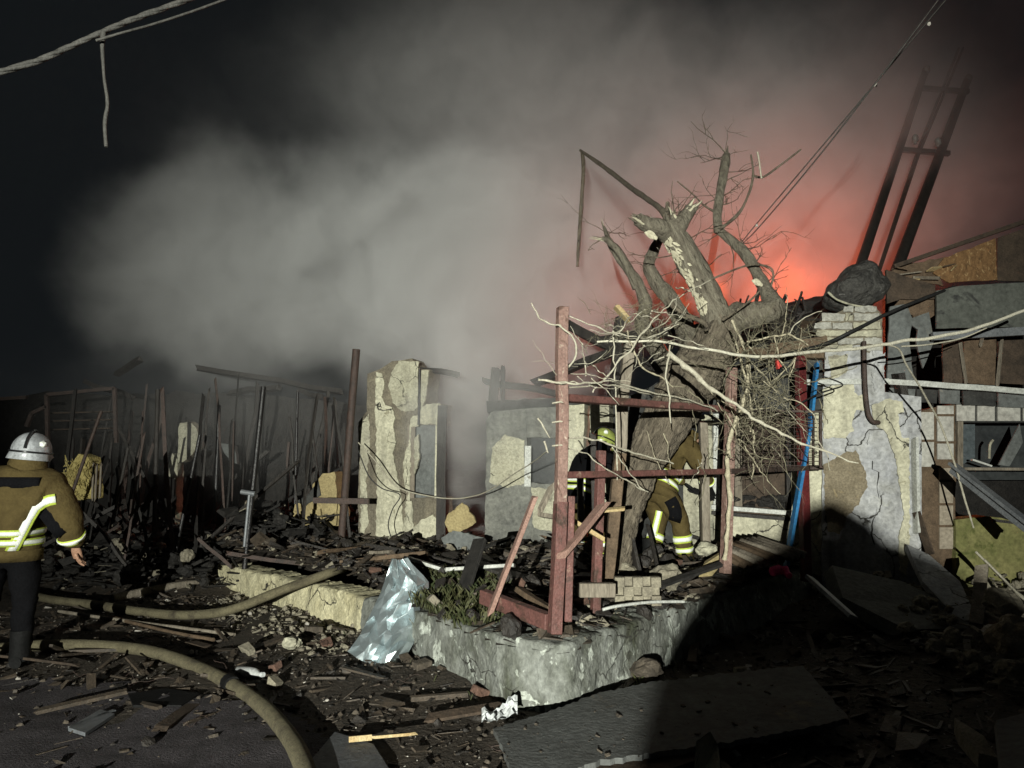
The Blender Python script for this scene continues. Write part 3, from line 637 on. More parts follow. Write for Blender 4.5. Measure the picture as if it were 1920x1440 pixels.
# ------------------------------------------------------------------ pergola frame on the terrace
perg = thing('pergola_frame', (.35, 5.05, .45), 'rusty red steel pergola frame standing on the corner of the low wall', 'pergola')
def bar(name, a, b, wd, h, m_, parent=perg, tw=0, bev=.004, **k):
    mb = MB(); mb.beam(a, b, wd, h, tw, **k); return mb.build(name, m_, parent, bevel=bev)
bar('post', P(1054, 576, 5.02), P(1052, 960, 4.98), .07, .07, RSL, tw=.3, seg=8, wob=.008)
bar('post', P(1052, 940, 4.99), P(1040, 1188, 4.93), .085, .075, RED, tw=.3, seg=4, wob=.006)
bar('post', P(1070, 930, 5.05), P(1064, 1165, 5.03), .05, .05, RED, tw=.2)
bar('post', P(1127, 845, 5.7), P(1116, 1150, 5.62), .062, .062, RED, tw=.35)
bar('post', P(1372, 690, 6.5), P(1360, 1075, 6.4), .075, .075, RSL, tw=.3, seg=6, wob=.01)
bar('post', P(1500, 668, 7.7), P(1512, 1090, 7.65), .085, .085, DRD, tw=.2)
bar('rail', P(1058, 747, 5.04), P(1372, 768, 6.4), .065, .05, RED, tw=.1, seg=6, wob=.006)
bar('rail', P(1056, 891, 5.0), P(1366, 884, 6.35), .05, .045, RED, tw=.1); bar('rail', P(1366, 884, 6.35), P(1540, 877, 7.9), .05, .045, RST, tw=.1)
bar('rail', P(906, 1118, 5.6), P(1030, 1166, 4.98), .07, .1, RED, tw=0)
bar('foot_plate', P(1085, 1106, 5.55), P(1152, 1106, 5.6), .07, .1, GRW)
for y in (756, 792, 836):
    mb = MB(); a = P(1050, y, 5.0); mb.tube([a + V((-.05, 0, 0)), a + V((0, -.055, .004)), a + V((.05, 0, 0)), a + V((0, .05, 0)), a + V((-.05, 0, 0))], .006, 5); mb.build('wire_tie', CAL, perg)
wp = thing('timber_post', P(1140, 1105, 6.6), 'grey weathered timber post right of the red posts', 'post')
bar('upper_length', P(1178, 640, 6.25), P(1160, 860, 6.2), .11, .09, GRW, wp, seg=6, wob=.03); bar('lower_length', P(1161, 850, 6.18), P(1134, 1115, 6.1), .12, .09, BRW, wp, seg=6, wob=.03)
# broken planks wedged round the pergola, plus dark uprights for post shadows
for k, (x0, y0, d0, x1, y1, d1, wd, h, m_, lab) in enumerate((
    (1002, 935, 5.5, 918, 1152, 5.35, .085, .03, PNK, 'faded pink plank leaning left of the red corner post'),
    (1132, 945, 5.3, 1052, 1042, 4.9, .09, .03, PNK, 'faded pink plank wedged slanting between the red posts'),
    (1058, 965, 5.3, 1130, 1012, 5.35, .07, .03, RAW, 'split plank with a fresh yellow end behind the slanting pink plank'),
    (1120, 958, 5.4, 1172, 954, 5.45, .05, .02, RAW, 'short fresh yellow splinter sticking out beside the timber post'),
    (1010, 965, 5.3, 1050, 970, 5.1, .06, .03, GRW, 'short grey plank behind the top of the red post foot'),
    (1036, 910, 5.6, 1010, 960, 5.55, .05, .03, GRW, 'greenish lath resting on the leaning pink plank'),
    (1178, 985, 7.0, 1200, 1085, 6.8, .1, .03, CHW, 'black charred plank leaning beside the crouching firefighter'),
    (1215, 985, 7.2, 1240, 1090, 6.7, .03, .03, CHW, 'thin black stake in front of the firefighter legs'),
    (900, 1010, 6.6, 870, 1110, 6.4, .16, .03, BLK, 'wide burnt board standing behind the grass'),
    (975, 1105, 5.7, 1035, 1145, 5.2, .07, .04, BRW, 'brown plank lying behind the lower red rail'),
    (1112, 815, 6.6, 1118, 1030, 6.4, .07, .05, CHW, 'dark upright standing for a post shadow between the red posts'),  # dark plank added in place of a post's shadow on the front
    (1088, 892, 6.4, 1090, 1010, 6.3, .06, .05, CHW, 'short dark upright standing for a post shadow right of the corner post'),  # same here: a post shadow built as a dark plank
    (1318, 790, 7.9, 1324, 1050, 7.7, .13, .08, GRW, 'grey green timber upright left of the window'),
    (1155, 575, 7.1, 1180, 602, 7.1, .09, .04, RAW, 'torn splinter of yellow timber high in front of the smoke'))):
    mb = MB(); mb.beam(P(x0, y0, d0), P(x1, y1, d1), wd, h, R.uniform(-.3, .3), .03, seg=3, wob=.01)
    tag(mb.build('broken_plank', m_, bevel=.003), lab, 'plank', 'broken planks about the pergola')

# blue plank and wire guard in front of the window
mb = MB(); mb.beam(P(1532, 680, 7.9), P(1520, 790, 7.75), .09, .03); mb.beam(P(1520, 788, 7.7), P(1474, 1062, 7.45), .1, .03, .02)
tag(mb.build('blue_plank', BLU, bevel=.003), 'bright blue plank leaning against the front right of the window', 'plank')
gd = thing('wire_guard', P(1510, 878, 7.55), 'rusty wire mesh guard hanging beside the blue plank', 'mesh guard')
gp = Plane((2.5, 7.75), (3.4, 7.55))
mb = MB()
for k in range(13): x = 1395 + k * 11.8; mb.tube([gp.pt(x, 772), gp.pt(x, 876)], .0045, 4)
for k in range(13): y = 778 + k * 7.9; mb.tube([gp.pt(1395, y, .006), gp.pt(1538, y, .006)], .0045, 4)
mb.build('wire_mesh', RST, gd)['kind'] = 'stuff'
for a, b, wd in (((1392, 770), (1542, 772), .05), ((1392, 878), (1542, 878), .04), ((1538, 772), (1538, 878), .03)):
    mb = MB(); mb.beam(gp.pt(*a), gp.pt(*b), wd, .02); mb.build('frame_bar', RST, gd)

# ------------------------------------------------------------------ the tree
tree = thing('pollarded_tree', P(1165, 1075, 7.0), 'leaning bare tree with lopped limbs and peeling bark in front of the fire', 'tree')
def limb(name, pts, w_px, mats=BAR, k=7, n=14, rough=.28, rs=7, seed=0, ridge=0):
    ps = smooth_path([P(*q) for q in pts], k); m_ = len(ps)
    rr = [wpx * ps[min(i, m_ - 1)].y / F / 2 for i, wpx in enumerate(lerp_list(w_px, m_))]
    mb = MB(); mb.tube(ps, rr, n, rough, rs, seed, ridge=ridge); mb.build(name, mats, tree); return ps, rr, mb
trunk, tr, tmb = limb('trunk', [(1146, 1115, 6.9), (1168, 1000, 7.0), (1182, 945, 7.05), (1205, 870, 7.1), (1246, 795, 7.2), (1276, 745, 7.25), (1306, 700, 7.3), (1340, 648, 7.3), (1356, 600, 7.3)], [52, 48, 50, 64, 88, 94, 94, 84, 66], n=64, k=14, rough=.1, rs=5, ridge=.3)
bigs = []
for pts, wp_, sd in (
    ([(1345, 640, 7.3), (1340, 590, 7.3), (1318, 535, 7.3), (1290, 485, 7.3), (1262, 440, 7.3), (1250, 420, 7.3)], [66, 56, 52, 50, 48, 42], 1),
    ([(1258, 440, 7.3), (1235, 428, 7.2), (1212, 420, 7.2), (1196, 411, 7.15)], [40, 36, 30, 24], 2),
    ([(1255, 445, 7.3), (1272, 425, 7.25), (1288, 402, 7.25), (1296, 392, 7.25)], [40, 32, 26, 24], 3),
    ([(1352, 640, 7.3), (1375, 600, 7.25), (1410, 590, 7.1), (1452, 578, 7.0), (1440, 552, 7.1), (1424, 520, 7.2), (1400, 480, 7.3), (1375, 455, 7.4), (1345, 430, 7.45)], [60, 52, 48, 40, 28, 23, 21, 19, 14], 4),
    ([(1348, 435, 7.45), (1345, 400, 7.5), (1352, 350, 7.6), (1358, 318, 7.7), (1362, 290, 7.8)], [18, 17, 16, 20, 14], 5),
    ([(1300, 680, 7.4), (1285, 620, 7.6), (1262, 570, 7.7), (1232, 530, 7.8), (1216, 500, 7.8), (1226, 470, 7.9), (1240, 440, 7.9)], [44, 36, 32, 29, 22, 20, 15], 6),
    ([(1290, 720, 7.4), (1235, 660, 7.7), (1205, 610, 7.9), (1210, 570, 8), (1195, 530, 8.0), (1170, 495, 8.1), (1148, 465, 8.2), (1132, 425, 8.4)], [36, 30, 27, 25, 21, 17, 13, 5], 7),
    ([(1195, 540, 8.0), (1165, 478, 8.0), (1140, 452, 8.0), (1128, 447, 8.0)], [18, 14, 10, 8], 8)):
    bigs.append(limb('limb', pts, wp_, BAL, rough=.16, seed=sd, n=24, ridge=.22))
for pts, wp_, sd in (
    ([(1250, 405, 7.4), (1230, 385, 7.8), (1180, 350, 9.2), (1135, 315, 10.4), (1088, 282, 11.6)], [16, 12, 10, 9, 5], 11),
    ([(1092, 285, 11.5), (1094, 320, 11.4), (1089, 400, 11.3), (1085, 460, 11.2), (1083, 500, 11.2)], [7, 8, 8, 7, 5], 12),
    ([(1246, 430, 7.4), (1250, 400, 7.45), (1252, 380, 7.5)], [16, 12, 8], 13),
    ([(1350, 430, 7.4), (1385, 400, 7.3), (1405, 360, 7.3), (1412, 325, 7.3), (1408, 290, 7.3)], [7, 6, 5, 5, 3], 14),
    ([(1410, 328, 7.3), (1430, 332, 7.3), (1460, 312, 7.3), (1502, 280, 7.3)], [5, 4, 4, 3], 15),
    ([(1345, 400, 7.5), (1320, 385, 7.6), (1300, 365, 7.7), (1270, 340, 7.8)], [5, 4, 3, 2], 16),
    ([(1330, 525, 7.2), (1400, 498, 7.1), (1440, 500, 7.1), (1450, 515, 7.1), (1445, 540, 7.1)], [5, 4, 4, 4, 3], 17),
    ([(1250, 560, 7.1), (1275, 585, 7.0), (1320, 605, 6.9), (1325, 620, 6.9)], [11, 10, 10, 8], 18),
    ([(1355, 600, 7.0), (1385, 580, 6.9), (1408, 562, 6.8), (1425, 545, 6.8)], [5, 4, 4, 3], 19)):
    limb('branch', pts, wp_, n=7, rough=.25, seed=sd)
def twig(mb, p, d, L, r, depth, rng):
    pts = [p]; q = p.copy(); dd = d.normalized(); n_ = 5
    for i in range(n_):
        dd = (dd + V((rng.uniform(-1, 1), rng.uniform(-1, 1), rng.uniform(-1, 1))) * .28).normalized(); q = q + dd * L / n_; pts.append(q.copy())
    mb.tube(pts, [r * (1 - .13 * i) for i in range(n_ + 1)], 4)
    if depth > 0:
        for i in range(rng.randint(1, 3)):
            k = rng.randint(1, n_); e = (dd + V((rng.uniform(-1, 1), rng.uniform(-1, 1), rng.uniform(-1, 1))) * .9)
            twig(mb, pts[k], e, L * rng.uniform(.35, .65), r * .6, depth - 1, rng)
rt = random.Random(5)
for k in range(46):
    if k < 26: ps = bigs[3][0] if k % 2 else bigs[4][0]
    elif k < 34: ps = bigs[5][0]
    else: ps = bigs[rt.choice((0, 6, 7))][0]
    p = ps[rt.randint(len(ps) // 3, len(ps) - 1)]
    mb = MB(); twig(mb, p, V((rt.uniform(-1, 1), rt.uniform(-.4, .4), rt.uniform(-.4, 1))), rt.uniform(.2, .6), rt.uniform(.004, .009), 2, rt)
    mb.build('twig', BAR, tree)
for ti, (li, nsp) in enumerate(((1, 7), (2, 8), (4, 6), (6, 5), (7, 4), (0, 6))):    # torn ends
    ps_, rr_, _ = bigs[li]; e = ps_[-1]; d = (ps_[-1] - ps_[-4]).normalized(); a_, b_ = basis(d)
    for k in range(nsp):
        t = rt.uniform(0, 6.28); o = (a_ * math.cos(t) + b_ * math.sin(t)) * rr_[-1] * rt.uniform(.3, .9); L_ = rt.uniform(.04, .16)
        mb = MB(); mb.tube([e + o - d * .05, e + o * 1.05 + d * L_ * .4, e + o * rt.uniform(.9, 1.5) + d * L_], [rr_[-1] * .34, rr_[-1] * .22, .002], 5, .3, 20); mb.build('splinter', BAW if k % 3 == 0 else BAL, tree)
# peeled bark flakes along the lit edge of the main limb
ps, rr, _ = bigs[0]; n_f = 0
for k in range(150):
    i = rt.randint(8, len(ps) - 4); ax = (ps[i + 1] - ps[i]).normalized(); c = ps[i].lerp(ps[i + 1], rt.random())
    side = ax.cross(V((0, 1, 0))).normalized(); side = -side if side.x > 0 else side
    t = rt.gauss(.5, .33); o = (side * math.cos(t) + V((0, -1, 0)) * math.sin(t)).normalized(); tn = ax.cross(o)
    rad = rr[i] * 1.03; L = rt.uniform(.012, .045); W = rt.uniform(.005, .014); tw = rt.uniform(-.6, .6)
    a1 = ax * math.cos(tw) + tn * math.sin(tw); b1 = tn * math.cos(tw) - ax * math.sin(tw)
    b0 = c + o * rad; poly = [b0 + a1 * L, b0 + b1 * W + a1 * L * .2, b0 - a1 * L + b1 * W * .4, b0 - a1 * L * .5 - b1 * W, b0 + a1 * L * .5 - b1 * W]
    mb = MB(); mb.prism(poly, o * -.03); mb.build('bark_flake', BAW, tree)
for q, L in (((1221, 441, 7.08), .06), ((1420, 530, 7.08), .05)):
    mb = MB(); mb.rock(P(*q), (L, .02, L * .6), 3, Matrix.Rotation(.6, 3, 'Y')); mb.build('cut_face', BAW, tree)

# ------------------------------------------------------------------ vines over the pergola
vine = thing('grape_vine', P(1365, 1075, 6.3), 'leafless grapevine sprawling in a tangle over the pergola frame', 'vine')
def cane(pts, w_px, m_=CAL, k=6, wob=.016, n=6, name='cane', parent=vine):
    ps = smooth_path([P(*q) for q in pts], k); L = len(ps)
    ps = [p + V((nz(p, 13, 1), nz(p, 13, 2), nz(p, 13, 3))) * wob for p in ps]
    rr = [x * .56 * p.y / F / 2 * (1.35 if i % 4 == 0 else 1) for i, (x, p) in enumerate(zip(lerp_list(w_px, L), ps))]
    mb = MB(); mb.tube(ps, rr, n, .2, 30); return mb.build(name, m_, parent)
cane([(1255, 662, 5.7), (1300, 700, 5.6), (1335, 730, 5.55), (1380, 760, 5.5), (1425, 792, 5.4), (1485, 822, 5.35), (1540, 846, 5.3), (1608, 870, 5.25)], [20, 17, 14, 11, 10, 8, 7, 4])
cane([(1110, 735, 5.3), (1150, 690, 5.35), (1192, 642, 5.4), (1215, 612, 5.45), (1262, 566, 5.6), (1332, 524, 5.8)], [5, 6, 7, 6, 4, 3])
cane([(1258, 640, 5.6), (1250, 700, 5.6), (1255, 745, 5.6), (1258, 792, 5.6)], [6, 6, 6, 4]); cane([(1150, 622, 5.4), (1152, 690, 5.4), (1155, 780, 5.4), (1157, 900, 5.4)], [5, 5, 5, 4])
cane([(998, 568, 5.0), (1015, 600, 5.0), (1050, 612, 4.9), (1078, 640, 4.95), (1080, 668, 5.0), (1066, 690, 5.05)], [4, 6, 7, 7, 7, 6])
cane([(1062, 590, 5.05), (1110, 610, 5.1), (1150, 625, 5.2), (1195, 632, 5.3)], [4, 5, 5, 5]); cane([(1040, 715, 4.95), (1085, 718, 5.0), (1150, 714, 5.2)], [7, 7, 5])
cane([(1010, 710, 4.9), (1045, 718, 4.9), (1058, 718, 4.92)], [8, 7, 6]); cane([(1060, 725, 5.0), (1140, 722, 5.3), (1200, 734, 5.6), (1270, 748, 5.9), (1340, 766, 6.1)], [5, 6, 6, 5, 4])
cane([(1150, 716, 5.3), (1230, 738, 5.6), (1300, 752, 5.9), (1345, 770, 6.1)], [6, 6, 5, 4])
cane([(1372, 600, 6.4), (1400, 670, 6.3), (1402, 720, 6.25), (1388, 770, 6.2), (1370, 820, 6.2), (1364, 870, 6.2), (1368, 930, 6.2), (1364, 985, 6.2), (1358, 1050, 6.2)], [8, 11, 13, 14, 14, 15, 15, 13, 13], CAN, name='stem')
cane([(1380, 640, 6.3), (1395, 700, 6.3), (1408, 760, 6.3), (1414, 850, 6.3), (1410, 900, 6.3)], [6, 7, 7, 5, 3], CAN); cane([(1402, 640, 6.2), (1440, 633, 6.1), (1480, 628, 6), (1515, 648, 6)], [5, 6, 6, 4], CAN)
cane([(1480, 630, 6.0), (1490, 610, 6.0), (1515, 592, 6), (1540, 584, 6)], [5, 4, 3, 2], CAL); cane([(1454, 632, 6.0), (1460, 670, 6.0), (1475, 695, 6)], [4, 4, 3], CAN)
cane([(1052, 822, 5.0), (1095, 820, 5.1), (1140, 832, 5.2), (1200, 852, 5.4), (1262, 870, 5.6)], [7, 6, 6, 6, 4]); cane([(1052, 836, 5.0), (1100, 852, 5.1), (1140, 880, 5.2), (1190, 910, 5.4), (1215, 922, 5.5)], [5, 4, 4, 4, 3])
cane([(1150, 840, 5.2), (1170, 870, 5.3), (1190, 900, 5.4), (1210, 918, 5.4)], [4, 4, 4, 3])
cane([(1010, 785, 5.0), (1022, 805, 5.0), (1032, 820, 5.0)], [6, 5, 3]); cane([(1022, 826, 5.0), (1028, 848, 5.0)], [8, 4])
cane([(1175, 620, 5.4), (1185, 650, 5.5), (1205, 690, 5.6), (1235, 705, 5.7), (1262, 725, 5.8)], [4, 5, 6, 5, 4], CAN)
cane([(1535, 830, 5.9), (1548, 850, 5.9), (1558, 880, 5.9)], [4, 3, 2]); cane([(1470, 745, 5.9), (1510, 760, 5.9), (1530, 790, 5.9), (1535, 830, 5.9)], [3, 4, 4, 3], CAN)
rv = random.Random(9)
for k in range(104):                                    # the tangle proper
    if k < 26: x, y, d = rv.gauss(1205, 42), rv.gauss(622, 28), 5.5
    elif k < 52 or k > 72: x, y, d = rv.gauss(1432, 38), rv.gauss(745, 62), 6.1
    elif k < 62: x, y, d = rv.gauss(1320, 50), rv.gauss(850, 36), 6.0
    else: x, y, d = rv.gauss(1090, 22), rv.gauss(690, 30), 5.1
    a = rv.uniform(0, 6.28); L = rv.uniform(30, 120) * (1.1 if k >= 26 else .75); cv = rv.gauss(0, .3); pts = []
    if k < 26: a = rv.choice((rv.gauss(2.6, .5), rv.gauss(-.3, .4)))
    for i in range(5): pts.append((x, y, d + rv.uniform(-.12, .12))); x += math.cos(a) * L / 4; y += math.sin(a) * L / 4; a += cv * .5
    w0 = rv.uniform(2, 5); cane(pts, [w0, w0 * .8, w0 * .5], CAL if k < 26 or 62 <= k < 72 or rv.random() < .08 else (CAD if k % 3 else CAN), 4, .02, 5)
mb = MB()
for k in range(460):
    x, y = rv.choice(((rv.gauss(1190, 48), rv.gauss(612, 24)), (rv.gauss(1440, 36), rv.gauss(770, 66)), (rv.gauss(1435, 36), rv.gauss(760, 60)), (rv.gauss(1440, 50), rv.gauss(640, 20))))
    p = P(x, y, rv.uniform(5.5, 6.4)); twig(mb, p, V((rv.uniform(-1, 1), rv.uniform(-.5, .5), rv.uniform(-1, 1))), rv.uniform(.06, .34), rv.uniform(.0014, .0032), 0 if k % 3 else 1, rv)
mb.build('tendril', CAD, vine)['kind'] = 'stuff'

wire = lambda name, pts, px, m_, lab, cat, k=8, wob=.004, group=None: tag(cane(pts, px, m_, k, wob, 6, name, None), lab, cat, group)
def wire(name, pts, px, m_, lab, cat, k=8, wob=.004, group=None, n=6):
    ps = smooth_path([P(*q) for q in pts], k); ps = [p + V((nz(p, 6, 1), nz(p, 6, 2), nz(p, 6, 3))) * wob for p in ps]
    rr = [x * p.y / F / 2 for x, p in zip(lerp_list(px, len(ps)), ps)]
    mb = MB(); mb.tube(ps, rr, n, .12, 30); return tag(mb.build(name, m_), lab, cat, group)
wire('long_cane', [(1120, 640, 5.5), (1170, 640, 5.5), (1240, 641, 5.5), (1290, 650, 5.6), (1340, 658, 5.6), (1395, 667, 5.7), (1440, 669, 5.8), (1520, 660, 6.0), (1600, 655, 6.2), (1680, 642, 6.4), (1760, 631, 6.5), (1840, 612, 6.6), (1960, 566, 6.7)],
     [4, 5, 5, 6, 6, 7, 7, 7, 7, 6], CAW, 'long pale cane stretched from the tree tangle to the right edge', 'cane', 6, .012)
wire('drooping_cane', [(1660, 646, 6.35), (1685, 655, 6.45), (1700, 685, 6.6), (1730, 735, 6.9), (1765, 800, 7.2), (1790, 870, 7.3), (1810, 940, 7.3), (1826, 990, 7.3)], [3, 4, 4, 4, 4, 4, 4, 3], CAL, 'thin pale cane drooping from the long cane past the tiled wall', 'cane')
wire('thin_wire', [(1690, 650, 6.5), (1740, 646, 6.5), (1800, 635, 6.6), (1850, 615, 6.6)], [3, 3, 3, 2], CAL, 'thin wire running just below the long pale cane', 'wire')
wire('black_wire_and_shadow', [(1380, 690, 7.6), (1480, 662, 7.7), (1545, 645, 8.0), (1600, 620, 8.0), (1660, 590, 8.1), (1730, 560, 8.2), (1790, 538, 8.4)], [7, 7, 7, 7, 7, 7, 6], BCB, 'black strand standing for a cane shadow across the white blocks', 'cable')  # added black tube, stands for the long cane's shadow on the pillar
ps = smooth_path([P(*q) for q in ((-60, 150, 3.6), (60, 118, 3.65), (130, 88, 3.7), (192, 60, 3.75), (260, 32, 3.8), (345, 2, 3.9), (420, -25, 4))], 26); mb = MB()
for ph in (0, 2.1, 4.2):
    mb.tube([p + V((0, math.cos(i * .17 + ph + 1.3 * nz(p, 1.2, 2)), math.sin(i * .17 + ph + 1.3 * nz(p, 1.2, 2)))) * (.007 + .004 * nz(p, 2, 5)) for i, p in enumerate(ps)], .0105, 7, .2, 30)
tag(mb.build('grey_rope_cable', CAB), 'thick grey twisted cable across the top left corner', 'cable')
wire('service_wire', [(180, 76, 3.7), (230, 62, 3.7), (310, 38, 3.8), (380, 14, 3.9), (450, -12, 4)], [6, 5, 5, 5, 5], CAB, 'thinner wire just under the thick grey cable', 'wire')
wire('hanging_wire', [(193, 58, 3.74), (191, 90, 3.74), (195, 140, 3.74), (202, 195, 3.74), (196, 232, 3.74), (200, 275, 3.74)], [11, 8, 6, 7, 8, 7], CAB, 'frayed wire end dangling from the thick grey cable', 'wire', 8, .006)
for k, (a, b, c) in enumerate((((1790, -20), (1600, 205), (1420, 418)), ((1778, -25), (1560, 262), (1424, 425)))):
    wire('overhead_wire', [(*a, 5.2), (*b, 6.2), (*c, 7.2), (1385, 462, 7.4)], [3, 2.6, 2.2, 1.6], CAB, ('upper', 'lower')[k] + ' of the two thin wires slanting down to the tree top', 'wire', 8, 0, 'twin overhead wires')
for q, wh in (((1742, 45, 5.4), 'topmost small pale clip'), ((1419, 423, 7.2), 'lowest small pale clip'), ((1642, 160, 6.0), 'middle small pale clip')):
    mb = MB(); mb.rock(P(*q), (.014, .014, .018), 1); tag(mb.build('wire_clip', CHP), wh + ' on the slanting overhead wires', 'clip', 'clips on the overhead wires')
wire('stub_wire', [(672, 830, 9.7), (700, 860, 9.6), (735, 905, 9.6), (768, 922, 9.6), (830, 934, 9.4), (880, 932, 9.2), (920, 918, 8.8), (965, 888, 8.2), (1000, 866, 7.6), (1025, 846, 7)], [2.5] * 10, CAL, 'sagging thin wire from the stub of wall to the red post', 'wire', 6)
wire('looped_wire', [(672, 845, 9.5), (690, 890, 9.5), (715, 915, 9.5), (750, 928, 9.5), (736, 955, 9.5), (728, 985, 9.5), (738, 1020, 9.5)], [2.2] * 7, BCB, 'dark wire looping down the yellow stub of wall', 'wire', 6)
wire('cane_stub', [(1420, 285, 7.0), (1424, 305, 7.0), (1428, 335, 7.0)], [4, 3, 4], CAL, 'pale broken twig hanging at the tree top', 'twig')
wire('trellis_wire', [(1540, 705, 7.4), (1580, 722, 7.4), (1530, 740, 7.3), (1470, 775, 7.2)], [3, 3, 3, 3], BCB, 'rusty wire strand in front of the plastered pillar', 'wire')
rg = MB(); rg.beam(P(1455, 668, 6), P(1459, 692, 6), .04, .015); rg.beam(P(1459, 680, 6), P(1464, 688, 6), .03, .01); tag(rg.build('red_rag', RDF), 'small red rag caught on the vine under the long cane', 'rag')

# ------------------------------------------------------------------ utility pole, leaning in the smoke
pole = thing('power_pole', P(1650, 500, 11.5), 'leaning twin-legged power pole with insulators half lost in smoke', 'utility pole')
for a, b, wd in (((1736, 130, 14.2), (1606, 520, 11.3), .14), ((1816, 145, 14.2), (1676, 520, 11.3), .16)):
    mb = MB(); mb.tube([P(*a), P(*b)], [wd * .45, wd * .55], 10); mb.build('leg', CHW, pole)
for dx in (-4, 4):
    mb = MB(); mb.tube([P(1802 + dx, 90, 14.6), P(1722 + dx * .6, 285, 13.0), P(1644 + dx * .3, 520, 11.4)], .025, 6); mb.build('conduit', RST, pole)
for a, b in (((1682, 280, 13.0), (1780, 288, 13.0)), ((1724, 165, 13.9), (1816, 172, 13.9))):
    mb = MB(); mb.beam(P(*a), P(*b), .08, .08); mb.build('crossarm', CHW, pole)
for q in ((1716, 262), (1759, 268), (1738, 132), (1816, 150)):
    mb = MB(); c = P(*q, 14.1 if q[1] < 200 else 13.0); mb.tube([c + V((0, 0, z)) for z in (-.08, -.04, -.03, .02, .03, .08, .1)], [.03, .03, .06, .05, .06, .045, .02], 8); mb.build('insulator', POR, pole)

# ------------------------------------------------------------------ hoses
def hose(name, pts, r, lab, m_=HOS):
    ps = smooth_path(pts, 8); mb = MB(); mb.tube(ps, [r * (1 + .06 * nz(p, 3, 1)) for p in ps], 12, .05, 9, flat=.86); return tag(mb.build(name, m_), lab, 'hose')
hp = [G(40, 1112, .06), G(95, 1124, .05), G(170, 1133, .05), G(250, 1145, .05), G(330, 1153, .06), G(400, 1150, .1), G(450, 1138, .17), G(520, 1110, .3), G(580, 1088, .42), G(624, 1072, .5), G(645, 1066, .47)]
hose('fire_hose', hp, .052, 'charged fire hose running up from the ground over the left part of the low wall')
hose('fire_hose', [G(-60, 1222, .05), G(60, 1211, .05), G(150, 1209, .05), G(250, 1216, .05), G(330, 1235, .05), G(420, 1275, .05), G(490, 1322, .05), G(530, 1365, .05), G(556, 1404, .05), G(575, 1450, .05), G(585, 1500, .05)], .052, 'charged fire hose curving across the tarmac in the left foreground')
hc = G(432, 1282, .05)
mb = MB(); mb.tube([hc + V((-.03, .04, 0)), hc + V((.03, -.04, 0))], .06, 12); tag(mb.build('hose_strap', RUB), 'dark strap round the foreground hose', 'strap')
mb = MB(); mb.tube([G(210, 1122, .04), G(300, 1104, .06), G(350, 1095, .08), G(372, 1092, .08)], [.05, .055, .05, .03], 8, .3, 6); tag(mb.build('log', GRW), 'pale stripped log behind the wall-crossing hose', 'log')
for k, pts in enumerate(([(110, 1146), (220, 1162), (330, 1176), (440, 1190)], [(200, 1155), (300, 1180), (400, 1200)])):
    mb = MB(); mb.tube(smooth_path([G(*q, .03) for q in pts], 4), .018, 6, .3, 9); tag(mb.build('thin_pole', (GRW, BRW)[k]), ('long grey stick lying between the two hoses', 'brown stick lying below the long grey stick')[k], 'stick')

# ------------------------------------------------------------------ silver foil draped on the wall
rows = [(0, 736, 764, 1046, 1046, 6.62), (.06, 732, 772, 1058, 1060, 6.6), (.2, 723, 803, 1088, 1088, 6.52), (.3, 716, 808, 1108, 1098, 6.48), (.42, 706, 788, 1130, 1122, 6.42), (.6, 690, 786, 1162, 1150, 6.33), (.75, 676, 784, 1188, 1180, 6.24), (.9, 662, 772, 1210, 1216, 6.14), (1, 652, 745, 1222, 1252, 6.06)]
rfo = random.Random(8); CU, CV = 9, 13; cp = {}
def foil_pt(u, v):
    for i in range(len(rows) - 1):
        if rows[i][0] <= v <= rows[i + 1][0]: r0, r1 = rows[i], rows[i + 1]
    t = (v - r0[0]) / (r1[0] - r0[0]); xl, xr, yl, yr, d = [r0[k] + (r1[k] - r0[k]) * t for k in range(1, 6)]
    return P(xl + (xr - xl) * u, yl + (yr - yl) * u, d) - V((0, .12 * math.sin(math.pi * u), 0))
for j in range(CV + 1):
    for i in range(CU + 1):
        e = i in (0, CU) or j in (0, CV)
        u = min(1, max(0, (i + rfo.uniform(-.42, .42) * (not i in (0, CU))) / CU)); v = min(1, max(0, (j + rfo.uniform(-.42, .42) * (not j in (0, CV))) / CV))
        a = .11 * fbm((u * 2.2 + v * .8, v * 2.4, 0), 1.3, 81, 2) + rfo.uniform(-.055, .055) * (.6 if e else 1)
        cp[i, j] = foil_pt(u, v) + V((.25 * a, -a, .2 * a))
vs, fs = [], []; SUB = 5
for j in range(CV):
    for i in range(CU):
        A, B, C_, D = cp[i, j], cp[i + 1, j], cp[i + 1, j + 1], cp[i, j + 1]
        for T in (((A, B, C_), (A, C_, D)) if rfo.random() < .5 else ((A, B, D), (B, C_, D))):
            b0 = len(vs); ix = {}
            for p in range(SUB + 1):
                for q in range(SUB + 1 - p):
                    x = T[0] + (T[1] - T[0]) * (p / SUB) + (T[2] - T[0]) * (q / SUB); ix[p, q] = len(vs)
                    vs.append(x + V((0, -1, .2)) * (.004 * abs(fbm(x, 9, 85, 2)) + .0012 * nz(x, 31, 3)))
            for p in range(SUB):
                for q in range(SUB - p):
                    fs.append((ix[p, q], ix[p + 1, q], ix[p, q + 1]))
                    if p + q < SUB - 1: fs.append((ix[p + 1, q], ix[p + 1, q + 1], ix[p, q + 1]))
mb = MB(); mb.add(vs, fs, 0, False); o = mb.build('foil_sheet', FOI, recalc=False)
sl = o.modifiers.new('thickness', 'SOLIDIFY'); sl.thickness = .003
tag(o, 'crumpled silver foil sheet propped against the low wall', 'foil sheet')

